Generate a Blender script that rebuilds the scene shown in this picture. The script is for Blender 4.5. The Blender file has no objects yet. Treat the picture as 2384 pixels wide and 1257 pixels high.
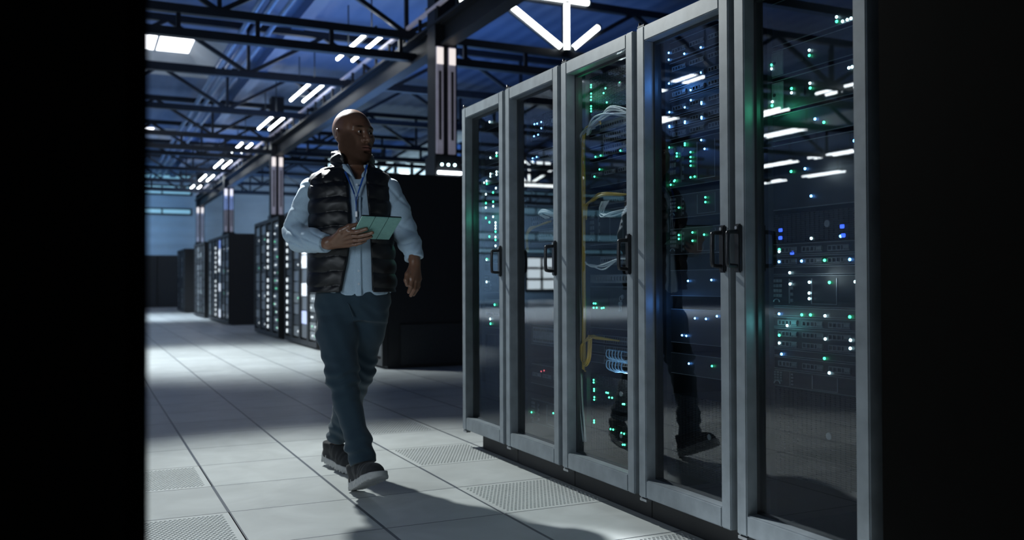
import bpy, bmesh, math, random
import numpy as np
from mathutils import Vector, Matrix
R = math.radians
random.seed(7)
sc = bpy.context.scene
COL = sc.collection

# ---------------------------------------------------------------- camera
cam_d = bpy.data.cameras.new('camera')
cam = bpy.data.objects.new('camera', cam_d); COL.objects.link(cam)
cam_d.sensor_width = 36.0; cam_d.lens = 2105.8 / 2384 * 36
cam_d.clip_start = 0.02; cam_d.clip_end = 300
yaw, pitch, roll = R(25.392), R(.78), R(-.202)
fwd = Vector((math.sin(yaw) * math.cos(pitch), math.cos(yaw) * math.cos(pitch), math.sin(pitch)))
rt = Vector((math.cos(yaw), -math.sin(yaw), 0)); up = rt.cross(fwd)
r2 = math.cos(roll) * rt + math.sin(roll) * up; u2 = -math.sin(roll) * rt + math.cos(roll) * up
m = Matrix((r2, u2, -fwd)).transposed().to_4x4(); m.translation = (0, 0, .935)
cam.matrix_world = m
cam_d.dof.use_dof = True; cam_d.dof.focus_distance = 3.5; cam_d.dof.aperture_fstop = 2.5
sc.camera = cam
# ---------------------------------------------------------------- exposure, world
vs = sc.view_settings
sc.display_settings.display_device = 'sRGB'
vs.view_transform = 'Standard'; vs.look = 'None'; vs.exposure = 0.0; vs.gamma = 1.0; vs.use_curve_mapping = False
cy = sc.cycles
cy.use_denoising = True; cy.max_bounces = 6; cy.diffuse_bounces = 3; cy.glossy_bounces = 4; cy.transparent_max_bounces = 12
cy.caustics_reflective = False; cy.caustics_refractive = False; cy.sample_clamp_indirect = 4.0
W = bpy.data.worlds.new('night'); sc.world = W; W.use_nodes = True
W.node_tree.nodes['Background'].inputs[0].default_value = (.10, .16, .30, 1)
W.node_tree.nodes['Background'].inputs[1].default_value = .10
# ---------------------------------------------------------------- lamps
def lamp(name, kind, loc, target, energy, color, size=.3, size_y=None, spot=None, blend=.3):
    l = bpy.data.lights.new(name, kind); o = bpy.data.objects.new(name, l); COL.objects.link(o)
    l.energy = energy; l.color = color
    if kind == 'AREA':
        l.size = size
        if size_y: l.shape = 'RECTANGLE'; l.size_y = size_y
    else:
        l.shadow_soft_size = size
    if kind == 'SPOT': l.spot_size = spot; l.spot_blend = blend
    o.location = loc
    if target is not None:
        o.rotation_euler = (Vector(target) - Vector(loc)).to_track_quat('-Z', 'Y').to_euler()
    return o
# studio spot behind the walking person, the hall's pools of light, added rim, fill, wash and blue roof lamps
lamp('key_spot', 'SPOT', (.79, 6.5, 3.64), (1.25, 2.9, 0), 760, (.95, 1.0, .97), .07, spot=R(78), blend=.7)
lamp('added_rim_spot', 'SPOT', (.79, 6.5, 3.64), (1.12, 4.16, 1.62), 3600, (.94, .98, 1.0), .06, spot=R(15), blend=.7)  # added at the key's position to brighten the head and shoulder edge
lamp('aisle_spot', 'SPOT', (-1.0, 13.5, 5.2), (1.6, 12.2, 0), 4200, (.90, .98, 1.0), .2, spot=R(64), blend=.9)
lamp('far_aisle_spot', 'SPOT', (-.5, 26, 5.2), (1.5, 27, 0), 3000, (.75, .88, 1.0), .2, spot=R(85), blend=.9)
lamp('left_hall_spot', 'SPOT', (-9, 26, 5.0), (-10, 25, 0), 8500, (.8, .9, 1.0), .3, spot=R(120), blend=.8)
lamp('added_fill', 'AREA', (-2.7, 1.1, 1.75), (1.2, 4.0, 1.25), 62, (.80, .91, 1.0), 1.4)  # added unseen fill for the person's front and the door frames
lamp('added_rack_wash', 'SPOT', (-5.5, 13.5, 4.2), (2.9, 18.5, 1.0), 900, (.75, .88, 1.0), .4, spot=R(60), blend=.8)  # added to brighten the cabinet rows behind
lamp('added_wall_wash', 'AREA', (10, 39.5, 5.4), (10, 44, 2.0), 180, (.58, .78, 1.0), 5.0)  # this and the next two: unseen lamps added to brighten the far wall
lamp('added_wall_wash', 'AREA', (1.5, 40.5, 5.4), (1.5, 44, 2.4), 130, (.30, .60, 1.0), 4.0)
lamp('added_wall_wash', 'AREA', (-14, 39.5, 5.4), (-14, 44, 2.4), 800, (.46, .72, 1.0), 6.0)
for i, (x, y) in enumerate(((-16, 12), (-16, 30), (-5, 12), (-5, 28), (5, 18), (5, 34), (13, 14), (14, 32))):  # unseen floating lamps, added to light the roof blue
    lamp('added_blue_uplight', 'AREA', (x, y, 3.6), (x, y + .01, 9), 125 if x > 3 else 230 if x < -10 else 130, (.15, .40, 1.0) if x > 3 else (.2, .44, 1.0), 5.0)

# ---------------------------------------------------------------- materials
def mat(name, c, rough=.6, metal=0, noise=.08, scale=30, emit=None, es=0, spec=.5, coat=0, bump=0, c2=None):
    m = bpy.data.materials.new(name); m.use_nodes = True
    n = m.node_tree.nodes; l = m.node_tree.links; b = n['Principled BSDF']
    b.inputs['Roughness'].default_value = rough; b.inputs['Metallic'].default_value = metal
    b.inputs['Specular IOR Level'].default_value = spec
    if coat: b.inputs['Coat Weight'].default_value = coat
    t = n.new('ShaderNodeTexNoise'); t.inputs['Scale'].default_value = scale; t.inputs['Detail'].default_value = 4
    tc = n.new('ShaderNodeTexCoord'); l.new(tc.outputs['Object'], t.inputs['Vector'])
    r = n.new('ShaderNodeValToRGB'); r.color_ramp.elements[0].position = .3; r.color_ramp.elements[1].position = .7
    lo = [v * (1 - noise) for v in c]; hi = [min(1, v * (1 + noise)) for v in (c2 or c)]
    r.color_ramp.elements[0].color = (*lo, 1); r.color_ramp.elements[1].color = (*hi, 1)
    l.new(t.outputs['Fac'], r.inputs[0]); l.new(r.outputs[0], b.inputs['Base Color'])
    if bump:
        bp = n.new('ShaderNodeBump'); bp.inputs['Strength'].default_value = bump; bp.inputs['Distance'].default_value = .002
        l.new(t.outputs['Fac'], bp.inputs['Height']); l.new(bp.outputs[0], b.inputs['Normal'])
    if emit:
        b.inputs['Emission Color'].default_value = (*emit, 1); b.inputs['Emission Strength'].default_value = es
    return m
M = {}
M['frame'] = mat('door_frame_paint', (.185, .215, .240), .42, .0, .16, 14, spec=.5, bump=.05)
M['cab'] = mat('cabinet_black', (.010, .011, .013), .5, 0, .2, 20)
M['soot'] = mat('matte_black_paint', (.0012, .0012, .0011), .9, 0, .2, 20, spec=.05)
M['rail'] = mat('rail_steel', (.030, .034, .038), .45, .3, .15, 40)
M['face'] = mat('faceplate_black', (.016, .018, .021), .42, .1, .2, 60)
M['face2'] = mat('faceplate_charcoal', (.040, .046, .052), .45, .1, .2, 60)
M['bay'] = mat('drive_bay_grey', (.19, .21, .225), .4, .2, .2, 60)
M['silver'] = mat('brushed_silver', (.38, .40, .42), .32, .8, .12, 50)
M['port'] = mat('port_black', (.004, .004, .005), .6, 0, .1, 60)
M['handle'] = mat('handle_black', (.028, .030, .034), .3, .4, .12, 40)
M['plinth'] = mat('plinth_black', (.013, .014, .015), .6, 0, .2, 10)
M['yellow'] = mat('yellow_cable_sheath', (.55, .36, .05), .4, 0, .1, 50)
M['greycab'] = mat('grey_cable_sheath', (.40, .43, .45), .45, 0, .1, 50)
M['white'] = mat('white_cable_sheath', (.72, .76, .78), .4, 0, .06, 50)
M['bluecab'] = mat('blue_cable_sheath', (.25, .50, .78), .4, 0, .08, 50)
M['steel'] = mat('truss_steel', (.012, .016, .024), .5, .2, .2, 8)
M['girder'] = mat('girder_steel', (.007, .009, .013), .6, .0, .2, 6)
M['column'] = mat('column_steel', (.018, .020, .025), .5, .2, .15, 6)
M['strip'] = mat('pale_strip_glow', (.62, .60, .68), .4, .0, .1, 6, (.80, .74, .95), .085)  # pale strip with a faint emission added to brighten it
M['lampbody'] = mat('lamp_housing', (.05, .06, .07), .5, .2, .1, 20)
M['pipe'] = mat('pipe_blue_grey', (.20, .30, .48), .35, .4, .12, 3)
M['duct'] = mat('duct_galvanised', (.42, .46, .52), .4, .4, .12, 3)
def emis(name, c, s):
    m = mat(name, (.6, .6, .6), .4, 0, .02, 20, c, s); return m
M['tube'] = emis('lamp_tube', (.93, .98, 1.0), 14)
M['tubedim'] = emis('lamp_tube_far', (.85, .95, 1.0), 10)
M['star'] = emis('truss_light_tube', (.95, 1.0, .98), 6.5)
M['lw'] = emis('led_white', (.62, .95, 1.0), 9)
M['lb'] = emis('led_blue', (.12, .38, 1.0), 14)
M['lg'] = emis('led_green', (.05, 1.0, .38), 7)
M['lu'] = emis('led_deep_blue', (.02, .09, 1.0), 2.2)
M['lr'] = emis('led_red', (1.0, .08, .12), 1.2)
M['sky'] = emis('skylight_daylight', (.95, .96, 1.0), 4.0)
M['louver'] = emis('lit_louver_window', (.22, .55, .75), .55)
M['winlit'] = emis('lit_window_pane', (.62, .88, 1.0), 1.5)
M['winwarm'] = emis('lit_door_pane', (.85, .95, 1.0), 3.0)

def glass_mat():
    m = bpy.data.materials.new('tinted_door_glass'); m.use_nodes = True
    n = m.node_tree.nodes; l = m.node_tree.links; n.clear()
    out = n.new('ShaderNodeOutputMaterial'); mix = n.new('ShaderNodeMixShader')
    tr = n.new('ShaderNodeBsdfTransparent'); tr.inputs[0].default_value = (.80, .84, .86, 1)
    gl = n.new('ShaderNodeBsdfGlossy'); gl.inputs['Roughness'].default_value = .0; gl.inputs[0].default_value = (.93, .97, 1, 1)
    fr = n.new('ShaderNodeFresnel'); fr.inputs[0].default_value = 1.95
    ge = n.new('ShaderNodeNewGeometry'); inv = n.new('ShaderNodeMath'); inv.operation = 'SUBTRACT'; inv.inputs[0].default_value = 1
    l.new(ge.outputs['Backfacing'], inv.inputs[1])
    tx = n.new('ShaderNodeTexNoise'); tx.inputs['Scale'].default_value = 5; tc = n.new('ShaderNodeTexCoord'); l.new(tc.outputs['Object'], tx.inputs['Vector'])
    sm = n.new('ShaderNodeMapRange'); sm.inputs[3].default_value = .94; sm.inputs[4].default_value = 1.06; l.new(tx.outputs['Fac'], sm.inputs[0])
    mu = n.new('ShaderNodeMath'); mu.operation = 'MULTIPLY'; l.new(fr.outputs[0], mu.inputs[0]); l.new(inv.outputs[0], mu.inputs[1])
    mu2 = n.new('ShaderNodeMath'); mu2.operation = 'MULTIPLY'; l.new(mu.outputs[0], mu2.inputs[0]); l.new(sm.outputs[0], mu2.inputs[1])
    l.new(mu2.outputs[0], mix.inputs[0]); l.new(tr.outputs[0], mix.inputs[1]); l.new(gl.outputs[0], mix.inputs[2])
    l.new(mix.outputs[0], out.inputs[0]); return m
M['glass'] = glass_mat()

X0, Y0, TX, TY = .5427, 4.369, .5, .5189           # floor tile grid
def floor_mat():
    m = mat('raised_floor_tile', (.50, .53, .53), .38, 0, .06, 2.0, spec=.45); n = m.node_tree.nodes; l = m.node_tree.links
    b = n['Principled BSDF']; tc = n.new('ShaderNodeTexCoord'); sp = n.new('ShaderNodeSeparateXYZ'); l.new(tc.outputs['Object'], sp.inputs[0])
    def math_(op, a, v):
        k = n.new('ShaderNodeMath'); k.operation = op
        if hasattr(a, 'type'): l.new(a, k.inputs[0])
        else: k.inputs[0].default_value = a
        if hasattr(v, 'type'): l.new(v, k.inputs[1])
        elif v is not None: k.inputs[1].default_value = v
        return k.outputs[0]
    seams = []; ids = []
    for ax, o, s, w in (('X', X0, TX, .0065), ('Y', Y0, TY, .0038)):
        u = math_('DIVIDE', math_('SUBTRACT', sp.outputs[ax], o), s)
        ids.append(math_('FLOOR', u, None))
        fr = math_('FRACT', u, None); d = math_('MINIMUM', fr, math_('SUBTRACT', 1.0, fr)); d = math_('MULTIPLY', d, s)
        seams.append(math_('LESS_THAN', d, w))
    seam = math_('MAXIMUM', seams[0], seams[1])
    cb = n.new('ShaderNodeCombineXYZ'); l.new(ids[0], cb.inputs[0]); l.new(ids[1], cb.inputs[1])
    wn = n.new('ShaderNodeTexWhiteNoise'); l.new(cb.outputs[0], wn.inputs['Vector'])
    vr = n.new('ShaderNodeMapRange'); vr.inputs[3].default_value = .9; vr.inputs[4].default_value = 1.05; l.new(wn.outputs['Value'], vr.inputs[0])
    base = b.inputs['Base Color'].links[0].from_socket
    # scuffs
    ns = n.new('ShaderNodeTexNoise'); ns.inputs['Scale'].default_value = 3.5; ns.inputs['Detail'].default_value = 8; ns.inputs['Distortion'].default_value = 1.2; l.new(tc.outputs['Object'], ns.inputs['Vector'])
    sr = n.new('ShaderNodeMapRange'); sr.inputs[1].default_value = .35; sr.inputs[2].default_value = .7; sr.inputs[3].default_value = .9; sr.inputs[4].default_value = 1.06; l.new(ns.outputs['Fac'], sr.inputs[0])
    f = math_('MULTIPLY', vr.outputs[0], sr.outputs[0])
    sca = n.new('ShaderNodeVectorMath'); sca.operation = 'SCALE'; l.new(base, sca.inputs[0]); l.new(f, sca.inputs['Scale'])
    mx = n.new('ShaderNodeMixRGB'); l.new(seam, mx.inputs[0]); l.new(sca.outputs[0], mx.inputs[1]); mx.inputs[2].default_value = (.085, .10, .12, 1)
    l.new(mx.outputs[0], b.inputs['Base Color'])
    return m
M['floor'] = floor_mat()
M['perf'] = mat('perforated_tile_steel', (.50, .53, .53), .38, 0, .06, 3)
M['void'] = mat('underfloor_dark', (.01, .011, .012), .9, 0, .1, 3)
def ribbed(name, c, axis, period, depth):
    m = mat(name, c, .6, 0, .12, .6); n = m.node_tree.nodes; l = m.node_tree.links
    wv = n.new('ShaderNodeTexWave'); wv.bands_direction = axis; wv.inputs['Scale'].default_value = .314 / period; wv.inputs['Distortion'].default_value = 0
    tc = n.new('ShaderNodeTexCoord'); l.new(tc.outputs['Object'], wv.inputs['Vector'])
    bp = n.new('ShaderNodeBump'); bp.inputs['Strength'].default_value = .8; bp.inputs['Distance'].default_value = depth
    l.new(wv.outputs['Fac'], bp.inputs['Height']); l.new(bp.outputs[0], n['Principled BSDF'].inputs['Normal']); return m
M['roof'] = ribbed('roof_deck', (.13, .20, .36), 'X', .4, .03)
M['wall'] = ribbed('wall_siding', (.52, .60, .68), 'Z', .5, .04)
M['teal'] = mat('tablet_cover', (.17, .36, .33), .7, 0, .08, 80, bump=.1)
M['screen'] = mat('tablet_body', (.012, .013, .015), .25, .2, .1, 40)

# ---------------------------------------------------------------- mesh helpers
class MB:
    def __init__(s): s.v = []; s.f = []; s.sm = []
    def add(s, v, f, sm=False):
        o = len(s.v); s.v += [tuple(p) for p in v]; s.f += [tuple(i + o for i in q) for q in f]; s.sm += [sm] * len(f); return s
    def box(s, x0, x1, y0, y1, z0, z1, bev=0):
        if bev:
            bev = min(bev, abs(x1 - x0) * .45, abs(y1 - y0) * .45, abs(z1 - z0) * .45)
            bm = bmesh.new(); bmesh.ops.create_cube(bm, size=1)
            for v in bm.verts: v.co = ((x0 + x1) / 2 + v.co.x * (x1 - x0), (y0 + y1) / 2 + v.co.y * (y1 - y0), (z0 + z1) / 2 + v.co.z * (z1 - z0))
            bmesh.ops.bevel(bm, geom=bm.edges[:], offset=bev, segments=2, affect='EDGES')
            bm.verts.index_update(); s.add([v.co[:] for v in bm.verts], [[v.index for v in f.verts] for f in bm.faces]); bm.free(); return s
        v = [(x, y, z) for z in (z0, z1) for y in (y0, y1) for x in (x0, x1)]
        return s.add(v, [(0, 2, 3, 1), (4, 5, 7, 6), (0, 1, 5, 4), (2, 6, 7, 3), (0, 4, 6, 2), (1, 3, 7, 5)])
    def bar(s, a, b, w, h=None):
        a = Vector(a); b = Vector(b); d = (b - a).normalized(); h = h or w
        u = Vector((0, 0, 1)) if abs(d.z) < .95 else Vector((1, 0, 0))
        x = d.cross(u).normalized() * w / 2; y = x.cross(d).normalized() * h / 2
        v = [p + i * x + j * y for p in (a, b) for i, j in ((-1, -1), (1, -1), (1, 1), (-1, 1))]
        return s.add(v, [(0, 1, 2, 3), (7, 6, 5, 4), (0, 4, 5, 1), (1, 5, 6, 2), (2, 6, 7, 3), (3, 7, 4, 0)])
    def tube(s, pts, r, n=8, cap=True):
        pts = [Vector(p) for p in pts]; V = []; F = []
        d0 = (pts[1] - pts[0]).normalized(); x = d0.orthogonal().normalized()
        rr = r if hasattr(r, '__len__') else [r] * len(pts)
        for i, p in enumerate(pts):
            d = (pts[min(i + 1, len(pts) - 1)] - pts[max(i - 1, 0)]).normalized()
            x = (x - d * x.dot(d)).normalized(); y = d.cross(x)
            V += [p + rr[i] * (math.cos(2 * math.pi * k / n) * x + math.sin(2 * math.pi * k / n) * y) for k in range(n)]
        for i in range(len(pts) - 1):
            F += [(i * n + k, i * n + (k + 1) % n, (i + 1) * n + (k + 1) % n, (i + 1) * n + k) for k in range(n)]
        s.add(V, F, True)
        if cap:
            o = len(s.v) - len(V); s.f += [tuple(o + k for k in range(n - 1, -1, -1)), tuple(o + len(V) - n + k for k in range(n))]; s.sm += [False, False]
        return s
    def disc(s, c, axis, r, h, n=10, dome=0):
        c = Vector(c); a = Vector(axis).normalized(); x = a.orthogonal().normalized(); y = a.cross(x)
        ring = lambda rad, off: [c + a * off + rad * (math.cos(2 * math.pi * k / n) * x + math.sin(2 * math.pi * k / n) * y) for k in range(n)]
        V = ring(r, 0) + ring(r, h) + ring(r * .6, h + dome); F = []
        for j in range(2): F += [(j * n + k, j * n + (k + 1) % n, (j + 1) * n + (k + 1) % n, (j + 1) * n + k) for k in range(n)]
        F.append(tuple(2 * n + k for k in range(n))); F.append(tuple(range(n - 1, -1, -1)))
        return s.add(V, F, False)
    def mesh(s, name, m):
        me = bpy.data.meshes.new(name); me.from_pydata(s.v, [], s.f); me.materials.append(m)
        me.polygons.foreach_set('use_smooth', s.sm); me.update(); return me
    def build(s, name, m, parent=None):
        return link(name, s.mesh(name, m), parent)
def link(name, me, parent=None, loc=None):
    o = bpy.data.objects.new(name, me); COL.objects.link(o)
    if parent: o.parent = parent
    if loc is not None: o.location = loc
    return o
def tag(o, label, cat, group=None, kind=None):
    if label: o['label'] = label
    if cat: o['category'] = cat
    if group: o['group'] = group
    if kind: o['kind'] = kind
    return o
def thing(name, label, cat, loc=(0, 0, 0), rz=0, group=None):
    o = bpy.data.objects.new(name, None); COL.objects.link(o); o.location = loc; o.rotation_euler = (0, 0, rz); o.empty_display_size = .1
    return tag(o, label, cat, group)
def struct(o): o['kind'] = 'structure'; return o
def copy_thing(root, loc, label=None, rz=None):
    r = root.copy(); COL.objects.link(r); r.location = loc
    if label: r['label'] = label
    if rz is not None: r.rotation_euler = (0, 0, rz)
    for ch in list(root.children):
        c = ch.copy(); COL.objects.link(c); c.parent = r
        for g in list(ch.children):
            d = g.copy(); COL.objects.link(d); d.parent = c
    return r
def spline(pts, n=8):
    P = [Vector(p) for p in pts]; P = [P[0] * 2 - P[1]] + P + [P[-1] * 2 - P[-2]]; out = []
    for i in range(1, len(P) - 2):
        for k in range(n):
            t = k / n; a, b, c, d = P[i - 1:i + 3]
            out.append(.5 * ((2 * b) + (c - a) * t + (2 * a - 5 * b + 4 * c - d) * t * t + (3 * b - a - 3 * c + d) * t ** 3))
    out.append(P[-2]); return out
ORD = ['first', 'second', 'third', 'fourth', 'fifth', 'sixth', 'seventh', 'eighth', 'ninth', 'tenth', 'eleventh', 'twelfth', 'thirteenth', 'fourteenth', 'fifteenth', 'sixteenth', 'seventeenth', 'eighteenth', 'nineteenth', 'twentieth']
# ================================================================ the hall
XL, XR, YB, YF, ZC = -26.0, 20.0, -4.0, 44.0, 6.0
PERF = [(1, 0), (1, 1)]                       # filled below: (column index, row index) of perforated tiles
PERF = [(2, 0), (2, -2), (2, -4), (2, 2), (-1, 0), (-1, -2)]
mb = MB(); i0 = math.floor((XL - X0) / TX); i1 = math.ceil((XR - X0) / TX); j0 = math.floor((YB - Y0) / TY); j1 = math.ceil((YF - Y0) / TY)
for j in range(j0, j1):
    i = i0
    while i < i1:
        if (i, j) in PERF: i += 1; continue
        k = i
        while k < i1 and (k, j) not in PERF: k += 1
        xa, xb, ya, yb = X0 + i * TX, X0 + k * TX, Y0 + j * TY, Y0 + (j + 1) * TY
        mb.add([(xa, ya, 0), (xb, ya, 0), (xb, yb, 0), (xa, yb, 0)], [(0, 1, 2, 3)]); i = k
struct(mb.build('floor', M['floor']))
struct(MB().box(XL, XR, YB, YF, -.45, -.4).build('trim_1', M['void']))
# perforated tiles: a steel sheet with real round holes, staggered like the photo
def perf_mesh():
    mb = MB(); nx, ny = 25, 26; g = .012
    sx, sy = TX / 2 - .004, TY / 2 - .003; px = (2 * sx - .05) / nx; py = (2 * sy - .05) / ny; r = .0062
    for j in range(ny):
        for i in range(nx):
            cx = -sx + .025 + (i + .5) * px; cyy = -sy + .025 + (j + .5) * py; c2 = cx + (px / 2 if j % 2 else 0) - px / 4
            hx, hy = px / 2, py / 2; V = []; n = 8
            sq = [(1, 0), (1, 1), (0, 1), (-1, 1), (-1, 0), (-1, -1), (0, -1), (1, -1)]
            off = (px / 4 if j % 2 else -px / 4)
            for z in (0, -.02):
                V += [(cx + off + r * math.cos(k * math.pi / 4), cyy + r * math.sin(k * math.pi / 4), z) for k in range(n)]
            V += [(cx + off + a * hx, cyy + b * hy, 0) for a, b in sq]
            F = [(k, 16 + k, 16 + (k + 1) % n, (k + 1) % n) for k in range(n)] + [(k, (k + 1) % n, 8 + (k + 1) % n, 8 + k) for k in range(n)]
            mb.add(V, F)
    a, b = sx - .025 - 0, sy - .025
    for (xa, xb, ya, yb) in ((-sx, sx, -sy, -b), (-sx, sx, b, sy), (-sx, -a - px / 4, -b, b), (a + px / 4, sx, -b, b)):
        mb.add([(xa, ya, 0), (xb, ya, 0), (xb, yb, 0), (xa, yb, 0)], [(0, 1, 2, 3)])
    # half-pitch steps along both sides
    for j in range(ny):
        ya = -b + j * py; yb = ya + py
        if j % 2: xa, xb = -a - px / 4, -a + px / 4
        else: xa, xb = a - px / 4, a + px / 4
        mb.add([(xa, ya, 0), (xb, ya, 0), (xb, yb, 0), (xa, yb, 0)], [(0, 1, 2, 3)])
    for (xa, ya, xb, yb) in ((-sx, -sy, sx, -sy), (sx, -sy, sx, sy), (sx, sy, -sx, sy), (-sx, sy, -sx, -sy)):
        mb.add([(xa, ya, 0), (xb, yb, 0), (xb, yb, -.03), (xa, ya, -.03)], [(3, 2, 1, 0)])
    return mb.mesh('perforated_tile', M['perf'])
pm = perf_mesh()
PL = {(2, 0): 'perforated floor tile beside the base of the farthest glass rack', (2, -2): 'perforated floor tile with light streaks beside the third glass rack from the back',
      (2, -4): 'perforated floor tile at the bottom edge beside the fourth glass rack', (2, 2): 'perforated floor tile beyond the end of the glass rack row',
      (-1, 0): 'perforated floor tile at the left beside the dark cabinet edge, upper one', (-1, -2): 'perforated floor tile in the bottom left corner beside the dark cabinet edge'}
for (i, j) in PERF:
    o = link('perforated_floor_tile', pm, None, (X0 + (i + .5) * TX, Y0 + (j + .5) * TY, 0)); tag(o, PL[(i, j)], 'floor tile', 'perforated floor tiles')

# walls and roof
def plane(name, pts, m):
    return struct(MB().add(pts, [tuple(range(len(pts)))]).build(name, m))
struct(MB().box(XL, XR, YF, YF + .3, 0, ZC + 1).build('wall_far', M['wall']))
struct(MB().box(XL - .3, XL, YB, YF, 0, ZC + 1).build('wall_left', M['wall']))
struct(MB().box(XR, XR + .3, YB, YF, 0, ZC + 1).build('wall_right', M['wall']))
SKY = [(.75, 2.27), (-8.4, -6.9), (-17.6, -16.1)]; SY0, SY1 = 21.3, 22.8; SY2, SY3 = 33.5, 35
mb = MB(); OP = [(a - .5, b + .5) for a, b in SKY]; ys = [YB, SY0 - 2.0, SY1 + .6, SY2 - 2.0, SY3 + .6, YF]; xs = sorted([XL, XR] + [x for s in OP for x in s])
for a in range(len(ys) - 1):
    for b in range(len(xs) - 1):
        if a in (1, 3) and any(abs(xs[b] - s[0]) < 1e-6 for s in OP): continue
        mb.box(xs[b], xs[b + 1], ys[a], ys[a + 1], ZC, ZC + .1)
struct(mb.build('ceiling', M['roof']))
M['reveal'] = mat('skylight_reveal', (.42, .46, .50), .6, 0, .08, 2)
SKL = ['above the aisle at the upper left', 'over the left hall, second from the right', 'over the far left of the hall']
for row, (ya, yb) in enumerate(((SY0, SY1), (SY2, SY3))):
    for q, (a, b) in enumerate(SKY):
        t = thing('skylight', ('nearer ' if row == 0 else 'farther ') + 'square roof skylight glowing white ' + SKL[q], 'skylight', ((a + b) / 2, (ya + yb) / 2, ZC), 0, 'roof skylights')
        hx, hy = (b - a) / 2, (yb - ya) / 2; mb = MB()
        inn = [(-hx, -hy), (hx, -hy), (hx, hy), (-hx, hy)]; out = [(-hx - .5, -hy - 2.0), (hx + .5, -hy - 2.0), (hx + .5, hy + .6), (-hx - .5, hy + .6)]
        for e in range(4):
            f = (e + 1) % 4
            mb.add([(*inn[e], .44), (*inn[f], .44), (*out[f], .0), (*out[e], .0), (*inn[e], .50), (*inn[f], .50), (*out[f], .06), (*out[e], .06)], [(0, 1, 2, 3), (7, 6, 5, 4), (0, 4, 5, 1), (2, 6, 7, 3), (1, 5, 6, 2), (3, 7, 4, 0)])
        mb.build('reveal', M['reveal'], t)
        MB().box(-hx, hx, -hy, hy, .44, .47).build('daylight_pane', M['sky'], t)
        MB().box(-.025, .025, -hy, hy, .39, .44).build('glazing_bar', M['reveal'], t)
# windows of the far wall
def window(n, x0, x1, z0, z1, nx, nz, mpane, fr=.06, slats=0):
    t = MB()
    for i in range(nx + 1): x = x0 + (x1 - x0) * i / nx; t.box(x - fr / 2, x + fr / 2, YF - .1, YF, z0, z1)
    for i in range(nz + 1): z = z0 + (z1 - z0) * i / nz; t.box(x0 - fr / 2, x1 + fr / 2, YF - .12, YF, z - fr / 2, z + fr / 2)
    w = struct(t.build('window_%d' % n, M['girder']))
    MB().box(x0, x1, YF - .05, YF - .02, z0, z1).build('pane', mpane, w)
window(1, -3, 4.5, 4.1, 4.35, 6, 1, M['louver']); window(2, -3, 4.5, 5.0, 5.4, 6, 1, M['louver']); window(3, -3, 4.5, 5.65, 5.9, 6, 1, M['louver'])
window(5, -24, -5, 3.2, 3.6, 10, 1, M['louver']); window(6, -24, -5, 4.6, 5.0, 10, 1, M['louver'])
window(9, -24, -5, 5.55, 5.85, 10, 1, M['louver']); window(10, -24, -8, 2.5, 2.75, 10, 1, M['louver'])
window(7, -19.6, -17.7, .5, 2.3, 2, 3, M['winwarm'], .12)
# lit glazed partition on the right side of the hall
t = MB()
for i in range(9): x = 7.6 + .62 * i; t.box(x - .06, x + .06, 30.9, 31, 0, 5.3)
for i in range(10): z = .1 + .575 * i; t.box(7.55, 12.6, 30.88, 31, z - .05, z + .05)
for i in range(4): t.bar((7.6 + i * 1.24, 30.85, 4.2), (8.84 + i * 1.24, 30.85, 5.2), .12)
w = struct(t.build('window_4', M['girder'])); MB().box(7.6, 12.56, 30.94, 30.97, 1.1, 5.3).build('pane', M['winlit'], w)

# ---------------------------------------------------------------- roof trusses (along X), every 3.85 m
TZ0, TZ1 = 4.84, 5.74
TY_ = [13.6 + 3.8 * k for k in range(-2, 8)]
def truss(y, x_first, label, ladder):
    t = thing('roof_truss', label, 'roof truss', (0, y, TZ0), 0, 'roof trusses')
    xa, xb = -18.0, 18.0; h = TZ1 - TZ0
    MB().box(xa, xb, -.06, .06, -.06, .06).build('bottom_chord', M['steel'], t)
    MB().box(xa, xb, -.06, .06, h - .06, h + .06).build('top_chord', M['steel'], t)
    p = 1.42; n0 = math.ceil((xa - x_first) / p); n1 = math.floor((xb - x_first) / p)
    ver = MB().box(-.03, .03, -.03, .03, .06, h - .06).mesh('upright', M['steel'])
    dg = {}
    for s in (1, -1):
        dg[s] = MB().bar((0, 0, .03 if s > 0 else h - .03), (p, 0, h - .03 if s > 0 else .03), .07, .07).mesh('diagonal', M['steel'])
    for n in range(n0, n1):
        x = x_first + n * p
        if n % 2 == 0: link('upright', ver, t, (x, 0, 0)); link('diagonal', dg[1], t, (x, 0, 0))
        else: link('diagonal', dg[-1], t, (x, 0, 0))
    if ladder:
        MB().box(xa, xb, -.07, .07, -.40, -.28).build('ladder_rail', M['steel'], t)
        ru = MB().box(-.03, .03, -.03, .03, -.30, -.05).mesh('ladder_rung', M['steel'])
        for n in range(int((xb - xa) / 1.1)): link('ladder_rung', ru, t, (xa + .52 + n * 1.1, 0, 0))
    return t
for k, y in enumerate(TY_):
    lad = k in (2, 5, 8)
    lab = 'dark zigzag roof truss, ' + ['overhead before the first ceiling lights', 'overhead just before the first ceiling lights', 'with hung ladder rail in front of the nearest twin-tube light', 'second behind the nearest twin-tube light', 'passing in front of the lit skylight', 'with hung ladder rail level with the second column', 'sixth back from the camera', 'seventh back from the camera', 'with hung ladder rail near the far wall', 'last one before the far wall'][k]
    truss(y, 7.46 if k <= 2 else 2.35 + .15 * k, lab, lad)
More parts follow.
